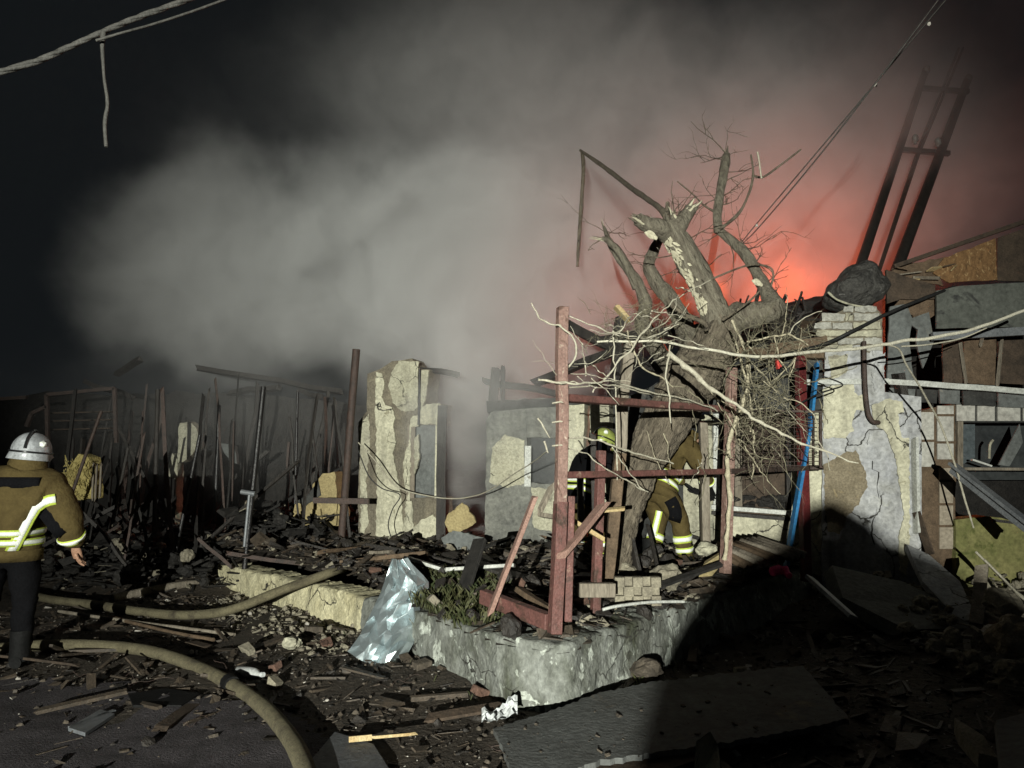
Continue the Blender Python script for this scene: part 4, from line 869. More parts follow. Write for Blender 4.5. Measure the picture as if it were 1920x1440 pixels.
# ------------------------------------------------------------------ boards and slabs in the foreground
bd = thing('fallen_board', G(1250, 1350, .05), 'large grey fibre board lying flat in front of the wall corner', 'board')
BDP = plane_from(G(930, 1366, .10), G(1505, 1250, .16), G(1590, 1345, .12))
fp('sheet', [(926, 1366), (1040, 1330), (1125, 1298), (1210, 1280), (1400, 1258), (1505, 1248), (1592, 1346), (1480, 1372), (1322, 1398), (1230, 1410), (1110, 1428), (1000, 1480), (975, 1480)], BRD, 0, .03, bd, BDP, (7, 4), 180)
fp('torn_layer', [(1100, 1425), (1200, 1408), (1322, 1394), (1322, 1420), (1230, 1450), (1100, 1470)], DKW, -.035, .03, bd, BDP, (14, 4), 181)
mb = MB(); mb.prism([G(x, y, .1 + .25 * (y < 1400)) for x, y in ((1305, 1390), (1330, 1372), (1345, 1400), (1350, 1470), (1300, 1470))], V((.02, .05, -.02))); tag(mb.build('concrete_shard', PLG), 'pale curved shard at the bottom beside the large board', 'shard')
slab = mat('dull_slab', (.13, .13, .12), (.08, .08, .075), 3, .85, .5, 20)
mb = MB(); q = [P(1560, 1060, 7.6), P(1690, 1090, 7.4), P(1830, 1150, 7.0), P(1826, 1178, 6.7), P(1700, 1180, 6.4), P(1580, 1120, 7)]
mb.prism(q, V((-.05, .12, -.1)), wob=.02); tag(mb.build('fallen_slab', slab), 'fallen plaster slab leaning at the foot of the right pillar', 'slab')
mb = MB(); q = [P(1700, 1020, 7.9), P(1742, 1040, 7.8), P(1800, 1090, 7.3), P(1832, 1160, 6.8), P(1800, 1165, 6.8), P(1730, 1090, 7.3)]
mb.prism(q, V((.06, .15, -.08)), wob=.03); tag(mb.build('fallen_slab', CEM), 'broken grey render slab right of the pillar', 'slab')
mb = MB(); mb.beam(P(1516, 1082, 6.9), P(1600, 1158, 6.3), .085, .035, .4); tag(mb.build('steel_profile', STL, bevel=.003), 'short grey steel profile lying below the blue plank', 'profile')
mb = MB(); a, b = P(1786, 870, 7.4), P(1960, 1005, 6.4); mb.beam(a, b, .11, .03, .2); mb.beam(a + V((0, .02, -.05)), b + V((0, .02, -.05)), .03, .08, .2); tag(mb.build('steel_profile', STL, bevel=.003), 'long grey steel profile slanting across the empty window', 'profile')
mb = MB(); mb.beam(P(1842, 1065, 6.9), P(1830, 1170, 6.5), .1, .08, .1, .03, seg=4, wob=.01); tag(mb.build('timber_stump', GRW), 'upright grey timber stump beside the rubble at right', 'timber')
mb = MB(); mb.beam(P(1718, 960, 8.0), P(1745, 1040, 7.9), .1, .02, .2); tag(mb.build('dark_plank', DKW), 'dark plank leaning right of the white trim board', 'plank')
mb = MB(); mb.beam(P(1845, 1150, 6.6), P(1935, 1190, 6.1), .035, .03); tag(mb.build('white_lath', GRW), 'pale lath across the rubble at the right edge', 'lath')
for k, (x, y, d) in enumerate(((1850, 1055, 7.2), (1866, 1070, 7.0))):
    mb = MB(); mb.tube(smooth_path([P(x - 20, y - 20, d), P(x + 10, y + 10, d), P(x + 50, y + 50, d - .3), P(x + 90, y + 80, d - .5)], 4), .012, 6); tag(mb.build('bent_rod', CAL), ('upper', 'lower')[k] + ' of the bent pale rods over the rubble at right', 'rod', 'bent rods at right')
mb = MB(); q = [G(1790, 1345, .3), G(1845, 1380, .3), G(1870, 1420, .25), G(1835, 1412, .25), G(1800, 1372, .28)]; mb.prism(q, V((0, .02, -.08)), wob=.02); tag(mb.build('brick_shard', ROC), 'broken pale shard at the lower right corner', 'shard')
mb = MB(); q = [G(1868, 1350, .35), G(1990, 1320, .4), G(2000, 1480, .35), G(1880, 1460, .3)]; mb.prism(q, V((0, .02, -.04))); tag(mb.build('fallen_sheet', BRD), 'grey panel cut off by the lower right corner', 'panel')
mb = MB(); mb.beam(G(131, 1364, .03), G(214, 1332, .03), .03, .01); q = [G(x, y, .035) for x, y in ((128, 1364), (188, 1330), (215, 1338), (160, 1374))]; mb.prism(q, V((0, 0, -.02))); tag(mb.build('slate_tile', TIP), 'dark rectangular tile lying on the tarmac', 'tile')
q = [G(x, y, .03) for x, y in ((570, 1440), (628, 1372), (700, 1395), (735, 1450), (720, 1500), (580, 1500))]; mb = MB(); mb.prism(q, V((0, 0, -.015))); tag(mb.build('slate_sheet', SLT), 'dark slate sheet beside the end of the curving hose', 'sheet')
q = [G(x, y, .04) for x, y in ((240, 1300), (310, 1290), (375, 1300), (340, 1322), (250, 1322))]; mb = MB(); mb.prism(jag([(0, 0)], 1, 1) and q, V((0, 0, -.015))); tag(mb.build('rubber_mat', RUB), 'flat dark scrap on the tarmac inside the hose curve', 'scrap')
mb = MB(); mb.beam(G(654, 1386, .05), G(697, 1382, .05), .035, .03, .2); mb.beam(G(695, 1383, .05), G(775, 1376, .06), .02, .015, .2, .03); tag(mb.build('broken_stick', RAW), 'bright broken stick lying in the dirt at bottom centre', 'stick')
rows = 8; vs, fs = [], []
for j in range(9):
    for i in range(13):
        p = G(903 + i * 5.6, 1362 - j * 2.5 - max(0, i - 6) * 1.5, .03); vs.append(p + V((0, 0, .02 + .06 * abs(fbm((i * .3, j * .3, 0), 1.3, 7)) + (.07 if i > 8 else 0) * (j / 8))))
for j in range(8):
    for i in range(12): a = j * 13 + i; fs.append((a, a + 1, a + 14, a + 13))
mb = MB(); mb.add(vs, fs); tag(mb.build('crumpled_paper', PAP, recalc=False), 'crumpled white paper at the left tip of the large board', 'paper')
c = G(470, 1262, .05); bt = thing('plastic_bottle', c, 'cloudy plastic bottle lying in the debris inside the hose curve', 'bottle')
mb = MB(); ax = V((.8, -.5, .05)).normalized(); mb.tube([c + ax * t for t in (-.14, -.13, .02, .06, .09, .1, .12)], [.03, .042, .042, .035, .017, .015, .015], 12); mb.build('body', PLB, bt)
mb = MB(); mb.tube([c + ax * .118, c + ax * .14], .019, 10); mb.build('cap', PAP, bt)
mb = MB(); mb.tube(smooth_path([G(448, 1072, .36), G(1448, 1075, .6)][1:] + [P(1466, 1068, 6.9), P(1480, 1080, 6.8)], 4), [.03, .05, .05, .05, .03, .05, .03, .03, .03][:9], 8, .4, 9); tag(mb.build('pink_cloth', PKF), 'crumpled bright pink cloth on the rubble edge', 'cloth')
# white bent plank and lumber behind the foil
mb = MB(); mb.beam(P(764, 1046, 7.2), P(840, 1070, 6.9), .12, .03, .2); mb.beam(P(838, 1068, 6.9), P(965, 1060, 6.8), .1, .03, .2); tag(mb.build('white_plank', WHT, bevel=.003), 'bent white plank on the terrace right of the foil', 'plank')
mb = MB(); mb.beam(P(690, 1022, 8.2), P(905, 1068, 7.4), .07, .05, .1, seg=4, wob=.02); tag(mb.build('dark_plank', CHW), 'long charred beam lying behind the white plank', 'plank')
mb = MB(); mb.beam(P(640, 1056, 7.7), P(800, 1038, 7.5), .08, .04, .3); tag(mb.build('grey_plank', BRW), 'brown plank lying behind the foil top', 'plank')
SLP = Plane((-1.4, 9.0), (.2, 8.7))
for q, lab, m_, sd in ((((834, 980), (840, 962), (852, 956), (864, 942), (872, 948), (884, 962), (892, 980), (878, 990), (862, 998), (842, 996)), 'ochre plaster slab leaning beside the doorway', YEL, 190), (((828, 1010), (848, 994), (876, 1000), (908, 1012), (900, 1036), (868, 1030), (834, 1042)), 'pale broken slab lying below the ochre slab', GPN, 191)):
    mb = MB(); relief(mb, [SLP.pt(x, y) for x, y in jag(list(q), 4, 3, sd)], SLP, .06, .02, sd, .01); tag(mb.build('plaster_slab', m_), lab, 'slab')
mb = MB(); c = P(1195, 1108, 5.9)
for i in range(5):
    for j in range(3):
        if (i + j) % 2 == 0: mb.box(c + V((i * .07 - .14, 0, j * .07 - .07)), (.075, .08, .075))
        else: mb.box(c + V((i * .07 - .14, .025, j * .07 - .07)), (.07, .03, .07))
tag(mb.build('pierced_block', ROC, bevel=.003), 'pierced concrete block lying on the terrace edge', 'block')
mb = MB(); ps = smooth_path([P(1130, 1143, 5.55), P(1160, 1136, 5.6), P(1220, 1129, 5.8), P(1282, 1128, 6)], 6); mb.tube(ps, .012, 8); tag(mb.build('white_conduit', WHT), 'white bent conduit lying on the terrace edge', 'conduit')
mb = MB(); mb.prism([P(1310, 1082, 6.5), P(1318, 1060, 6.6), P(1348, 1040, 6.7), P(1350, 1062, 6.6), P(1335, 1080, 6.5)], V((.05, .12, .02)), wob=.02); tag(mb.build('orange_shard', YEL), 'orange brown board scrap at the foot of the vine stem', 'scrap')
for k in range(4):                                      # corrugated roof scraps
    c = P(1400 + k * 26, 1058 - k * 3, 7.2); vs, fs = [], []
    for i in range(15):
        for j in range(2): vs.append(c + V((i * .025 - .18, j * .5 - .1, .03 * math.sin(i * 1.5) + .07 * k * 0 + j * .12 + .01 * k)))
    for i in range(14): a = i * 2; fs.append((a, a + 1, a + 3, a + 2))
    mb = MB(); rot = Matrix.Rotation(.35 + .12 * k, 3, 'Z'); mb.add([rot @ (v - c) + c for v in vs], fs, 0, True); o = mb.build('corrugated_scrap', GRW if k % 2 else BRW, recalc=False)
    s_ = o.modifiers.new('thickness', 'SOLIDIFY'); s_.thickness = .012; tag(o, ('leftmost', 'second', 'third', 'rightmost')[k] + ' of the curled roofing scraps below the sill', 'roofing scrap', 'roofing scraps below the sill')

# ------------------------------------------------------------------ people
def hand_mesh(mb, wrist, d, side, curl=.5, sc=1.0):
    d = d.normalized(); s = (side - d * side.dot(d)).normalized(); n_ = d.cross(s)
    mb.tube([wrist - d * .02 * sc, wrist + d * .03 * sc, wrist + d * .09 * sc], [.03 * sc, .04 * sc, .038 * sc], 10, flat=.5)
    for k, (o, L) in enumerate(((-.03, .062), (-.01, .072), (.011, .067), (.031, .052))):
        p = wrist + d * .085 * sc + s * o * sc; pts = [p]; dd = d.copy()
        for i in range(3):
            dd = (dd + n_ * curl * .7).normalized(); p = p + dd * L * sc * (.45, .32, .25)[i] * 1.2; pts.append(p)
        mb.tube(pts, [.0105 * sc, .0098 * sc, .009 * sc, .007 * sc], 8)
    p = wrist + d * .03 * sc - s * .034 * sc
    mb.tube([p, p + (d * .03 - s * .022 + n_ * .012) * sc, p + (d * .062 - s * .024 + n_ * .03) * sc], [.014 * sc, .012 * sc, .009 * sc], 8)
def person(loc, heading, J, label, jm, tm, hm, bands=(), group=None, glove=True, armband=True, sc=1.0, legs_b=True):
    root = thing('person', loc, label, 'person', group)
    rz = Matrix.Rotation(heading, 3, 'Z')
    K = {k: V(v[:3]) * sc for k, v in J.items()}; Rd = {k: v[3] * sc for k, v in J.items()}
    W = {k: rz @ v + V(loc) for k, v in K.items()}
    names = list(J); idx = {n_: i for i, n_ in enumerate(names)}
    E = [('pelvis', 'belly'), ('belly', 'chest'), ('chest', 'neck'), ('neck', 'head'), ('head', 'crown'), ('chest', 'shl'), ('shl', 'ell'), ('ell', 'wrl'), ('chest', 'shr'), ('shr', 'elr'), ('elr', 'wrr'),
         ('pelvis', 'hil'), ('hil', 'knl'), ('knl', 'anl'), ('anl', 'tol'), ('pelvis', 'hir'), ('hir', 'knr'), ('knr', 'anr'), ('anr', 'tor')]
    me = bpy.data.meshes.new('body'); me.from_pydata([rz @ K[n_] for n_ in names], [(idx[a], idx[b]) for a, b in E], [])
    o = bpy.data.objects.new('tmp', me); col.objects.link(o)
    o.modifiers.new('s', 'SKIN'); sv = me.skin_vertices[0].data
    for n_ in names: r = Rd[n_]; sv[idx[n_]].radius = (r, r); sv[idx[n_]].use_root = (n_ == 'pelvis')
    sb = o.modifiers.new('u', 'SUBSURF'); sb.levels = 3; sb.render_levels = 3
    dg = bpy.context.evaluated_depsgraph_get(); dg.update(); me2 = bpy.data.meshes.new_from_object(o.evaluated_get(dg)); me2.name = 'body'
    bpy.data.objects.remove(o)
    for v in me2.vertices:                               # folds in the cloth
        p = v.co; v.co = p + v.normal * (.014 * fbm(p, 5, 91) + .016 * abs(fbm((p.x * .7, p.y * .7, p.z * 1.6 + p.x), 7, 95, 2)) + .008 * abs(fbm((p.x * 1, p.y * 1, p.z * 2.2), 9, 93)))
    o = bpy.data.objects.new('body', me2); col.objects.link(o); o.parent = root; WL[o.name] = V(loc)
    me2.materials.clear()
    for m_ in (jm, tm, SKN, RUB): me2.materials.append(m_)
    reg = {('neck', 'head'): 2, ('head', 'crown'): 2, ('hil', 'knl'): 1, ('knl', 'anl'): 1, ('hir', 'knr'): 1, ('knr', 'anr'): 1, ('anl', 'tol'): 3, ('anr', 'tor'): 3, ('pelvis', 'hil'): 1, ('pelvis', 'hir'): 1}
    segs = [(rz @ K[a], rz @ K[b], reg.get((a, b), 0), max(Rd[a], Rd[b])) for a, b in E]
    for f in me2.polygons:
        c = f.center; best = 9; bi = 0
        for a, b, r, rad in segs:
            t = max(0, min(1, (c - a).dot(b - a) / max(1e-9, (b - a).length_squared))); dd = (c - a.lerp(b, t)).length / rad
            if dd < best: best, bi = dd, r
        if bi in (0, 1) and abs(c.x) + abs(c.y) < .6: bi = 0 if c.z > K['pelvis'].z - .1 * sc or best > 1.6 and bi == 0 else 1
        f.material_index = bi; f.use_smooth = True
    bvh = BVHTree.FromPolygons([v.co + V(loc) for v in me2.vertices], [list(p.vertices) for p in me2.polygons])
    def ring(a, b, t, wd, m_, name='reflective_band', out=.008, rmax=.4, tilt=0, parent=None):
        a, b = W[a], W[b]; ax = (b - a).normalized(); s, u = basis(ax); n_ = 40; mb = MB(); vs = []; c0 = a.lerp(b, t)
        for row in (-.5, 0, .5):
            for i in range(n_):
                an = 2 * math.pi * i / n_; d = s * math.cos(an) + u * math.sin(an); c = c0 + ax * (wd * row)
                h = bvh.ray_cast(c, d, rmax)[0]; vs.append((h if h else c + d * .08) + d * out)
        fs = [(r * n_ + i, r * n_ + (i + 1) % n_, (r + 1) * n_ + (i + 1) % n_, (r + 1) * n_ + i) for r in range(2) for i in range(n_)]
        mb.add(vs, fs, 0, True); ob = mb.build(name, m_, root); md = ob.modifiers.new('t', 'SOLIDIFY'); md.thickness = .004; return ob
    def twotone(a, b, t, wd, rmax=.4):
        ring(a, b, t, wd, LME, 'lime_band', .008, rmax); ring(a, b, t, wd * .55, SIL, 'reflective_band', .013, rmax)
    if legs_b:
        for s_ in 'lr':
            twotone('kn' + s_, 'an' + s_, .45, .075, .2); twotone('kn' + s_, 'an' + s_, .72, .06, .2)
    if armband:
        for s_ in 'lr': twotone('el' + s_, 'wr' + s_, .62, .05, .2)
    twotone('pelvis', 'belly', .15, .055); twotone('pelvis', 'belly', .6, .055)
    ring('pelvis', 'belly', -.5, .09, jm, 'jacket_hem', .014, .4)
    # helmet
    hd = W['head']; up = (W['crown'] - W['head']).normalized(); fw = rz @ V((0, 1, 0)); fw = (fw - up * fw.dot(up)).normalized(); rt_ = fw.cross(up)
    def hp_(x, y, z): return hd + (rt_ * x + fw * y + up * z) * sc
    mb = MB(); vs, fs = [], []; NL, NB = 28, 12
    for j in range(NB + 1):
        ph = j / NB * math.pi * .56
        for i in range(NL):
            th = 2 * math.pi * i / NL; r = math.sin(ph); x = .142 * r * math.cos(th); y = .168 * r * math.sin(th); z = .04 + .15 * math.cos(ph)
            if j == NB: x *= 1.16; y *= 1.22; z -= .012 + (.03 if math.sin(th) < -.2 else 0)
            vs.append(hp_(x, y - .01, z))
    for j in range(NB):
        for i in range(NL): fs.append((j * NL + i, j * NL + (i + 1) % NL, (j + 1) * NL + (i + 1) % NL, (j + 1) * NL + i))
    mb.add(vs, fs, 0, True); hm_o = mb.build('helmet', hm, root); md = hm_o.modifiers.new('t', 'SOLIDIFY'); md.thickness = .006
    mb = MB(); mb.tube([hp_(0, math.sin(a) * .172 - .01, .045 + .158 * math.cos(a)) for a in [-1.5 + .3 * i for i in range(11)]], .012, 6); mb.build('crest', HBK, hm_o)
    mb = MB(); mb.tube([hp_(.148 * math.cos(a), .172 * math.sin(a) - .01, .03) for a in [i * .3142 for i in range(21)]], .009, 6); mb.build('trim_strip', HBK, hm_o)
    mb = MB(); mb.rock(hp_(.1, -.11, .1), (.03, .03, .03), 1); mb.build('sticker', SIL, hm_o)
    # face: brow, nose, mouth, ears; neck guard
    mb = MB(); mb.tube([hp_(0, .1, .02), hp_(0, .128, -.02), hp_(0, .105, -.03)], [.012, .017, .012], 8); mb.build('nose', SKN, root)
    for s_ in (-1, 1):
        mb = MB(); mb.rock(hp_(.034 * s_, .098, .02), (.013, .008, .009), 2, amp=0); mb.build('eye', POR, root)
        mb = MB(); mb.rock(hp_(.098 * s_, 0, -.0), (.012, .022, .034), 2, amp=.1); mb.build('ear', SKN, root)
    mb = MB(); mb.tube([hp_(-.025, .096, -.06), hp_(0, .105, -.062), hp_(.025, .096, -.06)], .006, 6); mb.build('mouth', DRD, root)
    mb = MB(); vs = []
    for z, r in ((.02, .135), (-.05, .13), (-.12, .15)):
        for i in range(19): a = math.pi * (1.0 + i / 18); vs.append(hp_(r * math.cos(a), r * 1.05 * math.sin(a) - .01, z))
    mb.add(vs, [(r * 19 + i, r * 19 + i + 1, (r + 1) * 19 + i + 1, (r + 1) * 19 + i) for r in range(2) for i in range(18)], 0, True); mb.build('neck_guard', jm, root)
    for s_ in 'lr':
        d = W['wr' + s_] - W['el' + s_]; mb = MB(); hand_mesh(mb, W['wr' + s_] + d.normalized() * .02, d, rz @ V((0, 1, 0)), .45, 1.05 * sc); mb.build('hand', RUB if glove else SKN, root)
    for s_ in 'lr':
        a, t_ = W['an' + s_], W['to' + s_]; f = (t_ - a); f.z = 0; f = f.normalized(); b0 = V((a.x, a.y, loc[2] + (a.z - W['an' + s_].z)))
        mb = MB(); mb.tube([a + V((0, 0, .2)), a + V((0, 0, .06)), a + V((0, 0, -.03))], [.075, .072, .075], 12); mb.tube([a - f * .07 + V((0, 0, -.035)), a + f * .06 + V((0, 0, -.025)), a + f * .15 + V((0, 0, -.042)), a + f * .2 + V((0, 0, -.05))], [.045, .058, .05, .03], 10)
        mb.build('boot', RUB, root)
    return root, bvh, W, rz
STAND = dict(pelvis=(0, 0, .95, .17), belly=(0, .01, 1.12, .175), chest=(0, .0, 1.36, .19), neck=(0, .03, 1.54, .075), head=(0, .06, 1.66, .1), crown=(0, .06, 1.76, .085),
    shl=(-.2, 0, 1.43, .105), ell=(-.28, -.04, 1.14, .078), wrl=(-.28, .06, .89, .056), shr=(.2, 0, 1.43, .105), elr=(.28, -.04, 1.14, .078), wrr=(.28, .06, .89, .056),
    hil=(-.11, 0, .86, .125), knl=(-.13, .05, .5, .09), anl=(-.13, 0, .1, .065), tol=(-.15, .14, .05, .045), hir=(.11, 0, .86, .125), knr=(.13, .05, .5, .09), anr=(.13, 0, .1, .065), tor=(.15, .14, .05, .045))
# 1: walking off to the left, back turned
J = dict(STAND); J.update(shr=(.28, 0, 1.40, .14), elr=(.42, -.05, 1.14, .112), wrr=(.45, .08, .92, .075), belly=(0, .0, 1.12, .24), chest=(0, 0, 1.33, .245), pelvis=(0, 0, .96, .225), shl=(-.28, 0, 1.40, .14), ell=(-.44, .02, 1.14, .112), wrl=(-.42, .16, .95, .07), neck=(.05, .03, 1.54, .09), head=(.1, .06, 1.65, .1), crown=(.11, .06, 1.75, .085), elr_=(0, 0, 0, .1))
J.pop('elr_'); p1 = V((-3.95, 5.95, 0)); p1.z = gz(p1.x, p1.y)
r1, b1, W1, z1 = person(p1, .3, J, 'firefighter in khaki jacket and white helmet walking away at the left edge', JAC, JAD, HWH, glove=False, legs_b=False)
def ribbon(pts, wd, m_, root, bvh, out=.01, name='reflective_band'):
    mb = MB(); vs = []; hits = []
    for q in pts:
        d = (q - CAMP).normalized(); h = bvh.ray_cast(CAMP, d)[0]; hits.append((h - d * out) if h else None)
    hits = [h for h in hits if h]
    for i, h in enumerate(hits):
        t = (hits[min(i + 1, len(hits) - 1)] - hits[max(i - 1, 0)]).normalized(); s = t.cross((h - CAMP).normalized()).normalized(); vs += [h + s * wd / 2, h, h - s * wd / 2]
    mb.add(vs, [(3 * i + j, 3 * i + j + 1, 3 * i + j + 4, 3 * i + j + 3) for i in range(len(hits) - 1) for j in range(2)], 0, True)
    if hits: o = mb.build(name, m_, root); md = o.modifiers.new('t', 'SOLIDIFY'); md.thickness = .004
st = [P(x, y, 5.9) for x, y in ((20, 1036), (30, 1018), (42, 995), (54, 972), (66, 953), (80, 943), (92, 938), (104, 936))]
ribbon(st, .085, LME, r1, b1, .012, 'lime_band'); ribbon(st, .05, SIL, r1, b1, .017)
mb = MB(); st = [P(x, 905, 5.9) for x in range(-14, 78, 8)]; ribbon(st, .085, JAD, r1, b1, .012, 'name_patch')
st = [P(x, y, 5.9) for x, y in ((82, 950), (95, 965), (110, 985), (122, 1000))]; ribbon(st, .14, JAD, r1, b1, .006, 'sleeve_panel')
# 2: bent forward by the tree
J = dict(STAND); J.update(pelvis=(0, 0, .9, .17), belly=(.0, .08, 1.06, .175), chest=(0, .26, 1.26, .185), neck=(0, .42, 1.37, .075), head=(0, .52, 1.43, .1), crown=(0, .58, 1.52, .085),
    shl=(-.2, .28, 1.3, .105), ell=(-.28, .42, 1.03, .08), wrl=(-.2, .6, .88, .056), shr=(.2, .28, 1.3, .105), elr=(.28, .42, 1.02, .08), wrr=(.18, .58, .86, .056),
    hil=(-.11, 0, .82, .13), knl=(-.13, .16, .5, .098), anl=(-.12, .0, .12, .07), hir=(.11, 0, .82, .13), knr=(.14, .2, .52, .098), anr=(.15, .26, .1, .07), tor=(.15, .4, .05, .045), tol=(-.13, .14, .06, .045))
p2 = P(1232, 1050, 7.9); p2 = V((p2.x, 7.9, .47))
r2, b2, _, _ = person(p2, -1.05, J, 'firefighter in khaki trousers with lime bands bending beside the leaning tree', JAC, JAC, HBK)
ribbon([P(x, y, 7.8) for x, y in ((1236, 958), (1234, 968), (1231, 980), (1228, 992), (1225, 1004))], .07, LME, r2, b2, .012, 'lime_band'); ribbon([P(x, y, 7.8) for x, y in ((1236, 958), (1234, 968), (1231, 980), (1228, 992), (1225, 1004))], .04, SIL, r2, b2, .017)
ribbon([P(x, y, 7.8) for x, y in ((1256, 936), (1262, 946), (1266, 957), (1267, 968), (1264, 978))], .13, JAD, r2, b2, .008, 'knee_pad')
# 3: behind the red posts
J3 = dict(J); J3.update(neck=(0, .34, 1.42, .075), head=(0, .42, 1.47, .1), crown=(0, .46, 1.56, .085), chest=(0, .2, 1.27, .185))
p3 = V((P(1082, 900, 8.6).x, 8.45, .36)); person(p3, -.9, J3, 'firefighter in dark kit and lime helmet half hidden behind the red posts', JAD, JAC, HLM, sc=.98)
# 4: out of frame, the one whose shadow falls on the right
p4 = V((-1.428, -6.91, 0)); person(p4, 0.0, STAND, 'firefighter standing behind the photographer in front of the work light', JAC, JAD, HBK, sc=1.0217)

# ------------------------------------------------------------------ grass, rubble, litter
mb = MB(); rg_ = random.Random(21)
def blades(n_, xr, yr, h, cond=None):
    for k in range(n_):
        x, y = rg_.uniform(*xr), rg_.uniform(*yr)
        if cond and not cond(x, y): continue
        z = fz(x, y); hh = h * rg_.uniform(.4, 1.2); a = rg_.uniform(0, 6.28); b = V((math.cos(a), math.sin(a), 0)); l = V((rg_.uniform(-1, 1), rg_.uniform(-1, 1), 0)) * hh * .6; p = V((x, y, z - .01))
        mb.add([p - b * .0022, p + b * .0022, p + l * .4 + V((0, 0, hh * .7)), p + l + V((0, 0, hh))], [(0, 1, 2), (0, 2, 3)])
blades(3600, (-1.05, -.05), (5.6, 7.2), .12, lambda x, y: inside_terrace(x, y) and noise.noise(V((x * 3, y * 3, 0))) > -.25)
blades(260, (.75, 1.5), (5.1, 6.0), .1, lambda x, y: not inside_terrace(x, y) and inside_terrace(x - .12, y + .12))
blades(300, (-3, 0.3), (5, 9), .06, lambda x, y: not inside_terrace(x, y) and inside_terrace(x + .14, y + .14))
tag(mb.build('grass', GRS, recalc=False), 'short wiry grass growing on the terrace behind the foil', 'grass', kind='stuff')
rs = random.Random(33)
mb = MB()
for k in range(34):
    x, y = rs.uniform(-3.6, 4), rs.uniform(4, 8.5)
    if inside_terrace(x, y): continue
    a = rs.uniform(0, 6.28); pts = []
    for i in range(6): pts.append(V((x, y, gz(x, y) + .02 + .05 * rs.random()))); x += math.cos(a) * .06; y += math.sin(a) * .06; a += rs.gauss(0, .6)
    mb.tube(smooth_path(pts, 3), rs.uniform(.0012, .003), 5)
tag(mb.build('wire_scraps', RST), kind='stuff')
def rrot(r, flat=.5): return Matrix.Rotation(r.uniform(0, 6.28), 3, 'Z') @ Matrix.Rotation(r.gauss(0, flat), 3, 'X') @ Matrix.Rotation(r.gauss(0, flat), 3, 'Y')
def scatter(n_, region, shapes, smin, smax, mb_, dens=None, lift=.0):
    k = 0
    while k < n_:
        x, y = rs.uniform(region[0], region[1]), rs.uniform(region[2], region[3])
        if dens and rs.random() > dens(x, y): k += .2; continue
        k += 1; s = smin * (smax / smin) ** (rs.random() ** 2); z = fz(x, y) + lift * rs.random()
        sh = rs.choice(shapes)
        if sh == 'stick': mb_.box((x, y, z + s * .06), (s * rs.uniform(1, 2.6), s * rs.uniform(.1, .3), s * rs.uniform(.05, .15)), rrot(rs, .22), s * .02)
        elif sh == 'chip': mb_.box((x, y, z + s * .1), (s, s * rs.uniform(.4, .9), s * rs.uniform(.08, .25)), rrot(rs, .35), s * .12)
        else: mb_.rock((x, y, z + s * .15), (s * .5, s * rs.uniform(.3, .5), s * rs.uniform(.25, .45)), rs.random() * 50, rrot(rs, .6))
front = lambda x, y: (0 if inside_terrace(x, y) else 1) * (.25 if (y < 5.4 - .35 * (x + 3.5) and x < -.5) else 1)
FR = (-5.5, 4.4, 3.2, 10.5)
mb = MB(); scatter(4200, FR, ('stick', 'stick', 'chip'), .015, .1, mb, front); scatter(300, FR, ('stick',), .1, .26, mb, front); tag(mb.build('splinters', WLT), kind='stuff')
mb = MB(); scatter(2400, FR, ('stick', 'chip', 'chip', 'rock'), .012, .1, mb, front); tag(mb.build('charred_litter', CHW), kind='stuff')
mb = MB(); scatter(6000, FR, ('chip', 'rock', 'rock'), .008, .05, mb, front); tag(mb.build('rubble', ROD), kind='stuff')
mb = MB(); scatter(3200, FR, ('chip', 'rock'), .005, .022, mb, lambda x, y: 0 if inside_terrace(x, y) else 1); scatter(160, FR, ('chip', 'rock'), .03, .07, mb, front); tag(mb.build('pale_litter', CHP), kind='stuff')
mb = MB(); scatter(1500, (-3.4, -.9, 6.3, 9.6), ('chip', 'rock', 'stick', 'rock'), .012, .09, mb, lambda x, y: 0 if inside_terrace(x, y) or not inside_terrace(x + .55, y + .55) else 1); tag(mb.build('plaster_crumbs', ROC), kind='stuff')
TR = (-4, 4.3, 5, 10)
ter = lambda x, y: 1 if inside_terrace(x, y) and not (-1.05 < x < -.05 and y < 7 and rs.random() < .6) else 0
mb = MB(); scatter(2600, TR, ('stick', 'stick', 'chip'), .03, .2, mb, ter, .08); tag(mb.build('splinters', WLT), kind='stuff')
mb = MB(); scatter(2200, TR, ('stick', 'chip', 'chip', 'rock'), .03, .17, mb, ter, .1); tag(mb.build('charred_litter', CHW), kind='stuff')
mb = MB(); scatter(1300, TR, ('chip', 'rock'), .02, .1, mb, ter, .07); tag(mb.build('rubble', ROC), kind='stuff')
mb = MB(); scatter(3000, (-8.5, -1.2, 9.2, 13), ('stick', 'stick', 'chip', 'rock'), .05, .3, mb, lambda x, y: 0 if inside_terrace(x, y) and x > -2.4 else 1, .35); tag(mb.build('charred_litter', BLK), kind='stuff')
mb = MB(); scatter(300, (-8, -1.4, 9.2, 12.5), ('stick', 'chip', 'rock'), .04, .22, mb, lambda x, y: 0 if inside_terrace(x, y) and x > -2.4 else 1, .45); tag(mb.build('rubble', ROC), kind='stuff')
mb = MB(); scatter(1500, (3.2, 7.2, 4.6, 8.3), ('chip', 'rock', 'rock', 'stick'), .03, .2, mb, lambda x, y: 0 if inside_terrace(x, y) else 1, .12); tag(mb.build('rubble', ROC), kind='stuff')
mb = MB(); scatter(500, (2.2, 6.8, 3.6, 8.2), ('chip', 'stick', 'stick'), .04, .2, mb, lambda x, y: 0 if inside_terrace(x, y) else 1, .06); tag(mb.build('splinters', WLT), kind='stuff')
mb = MB(); k = 0
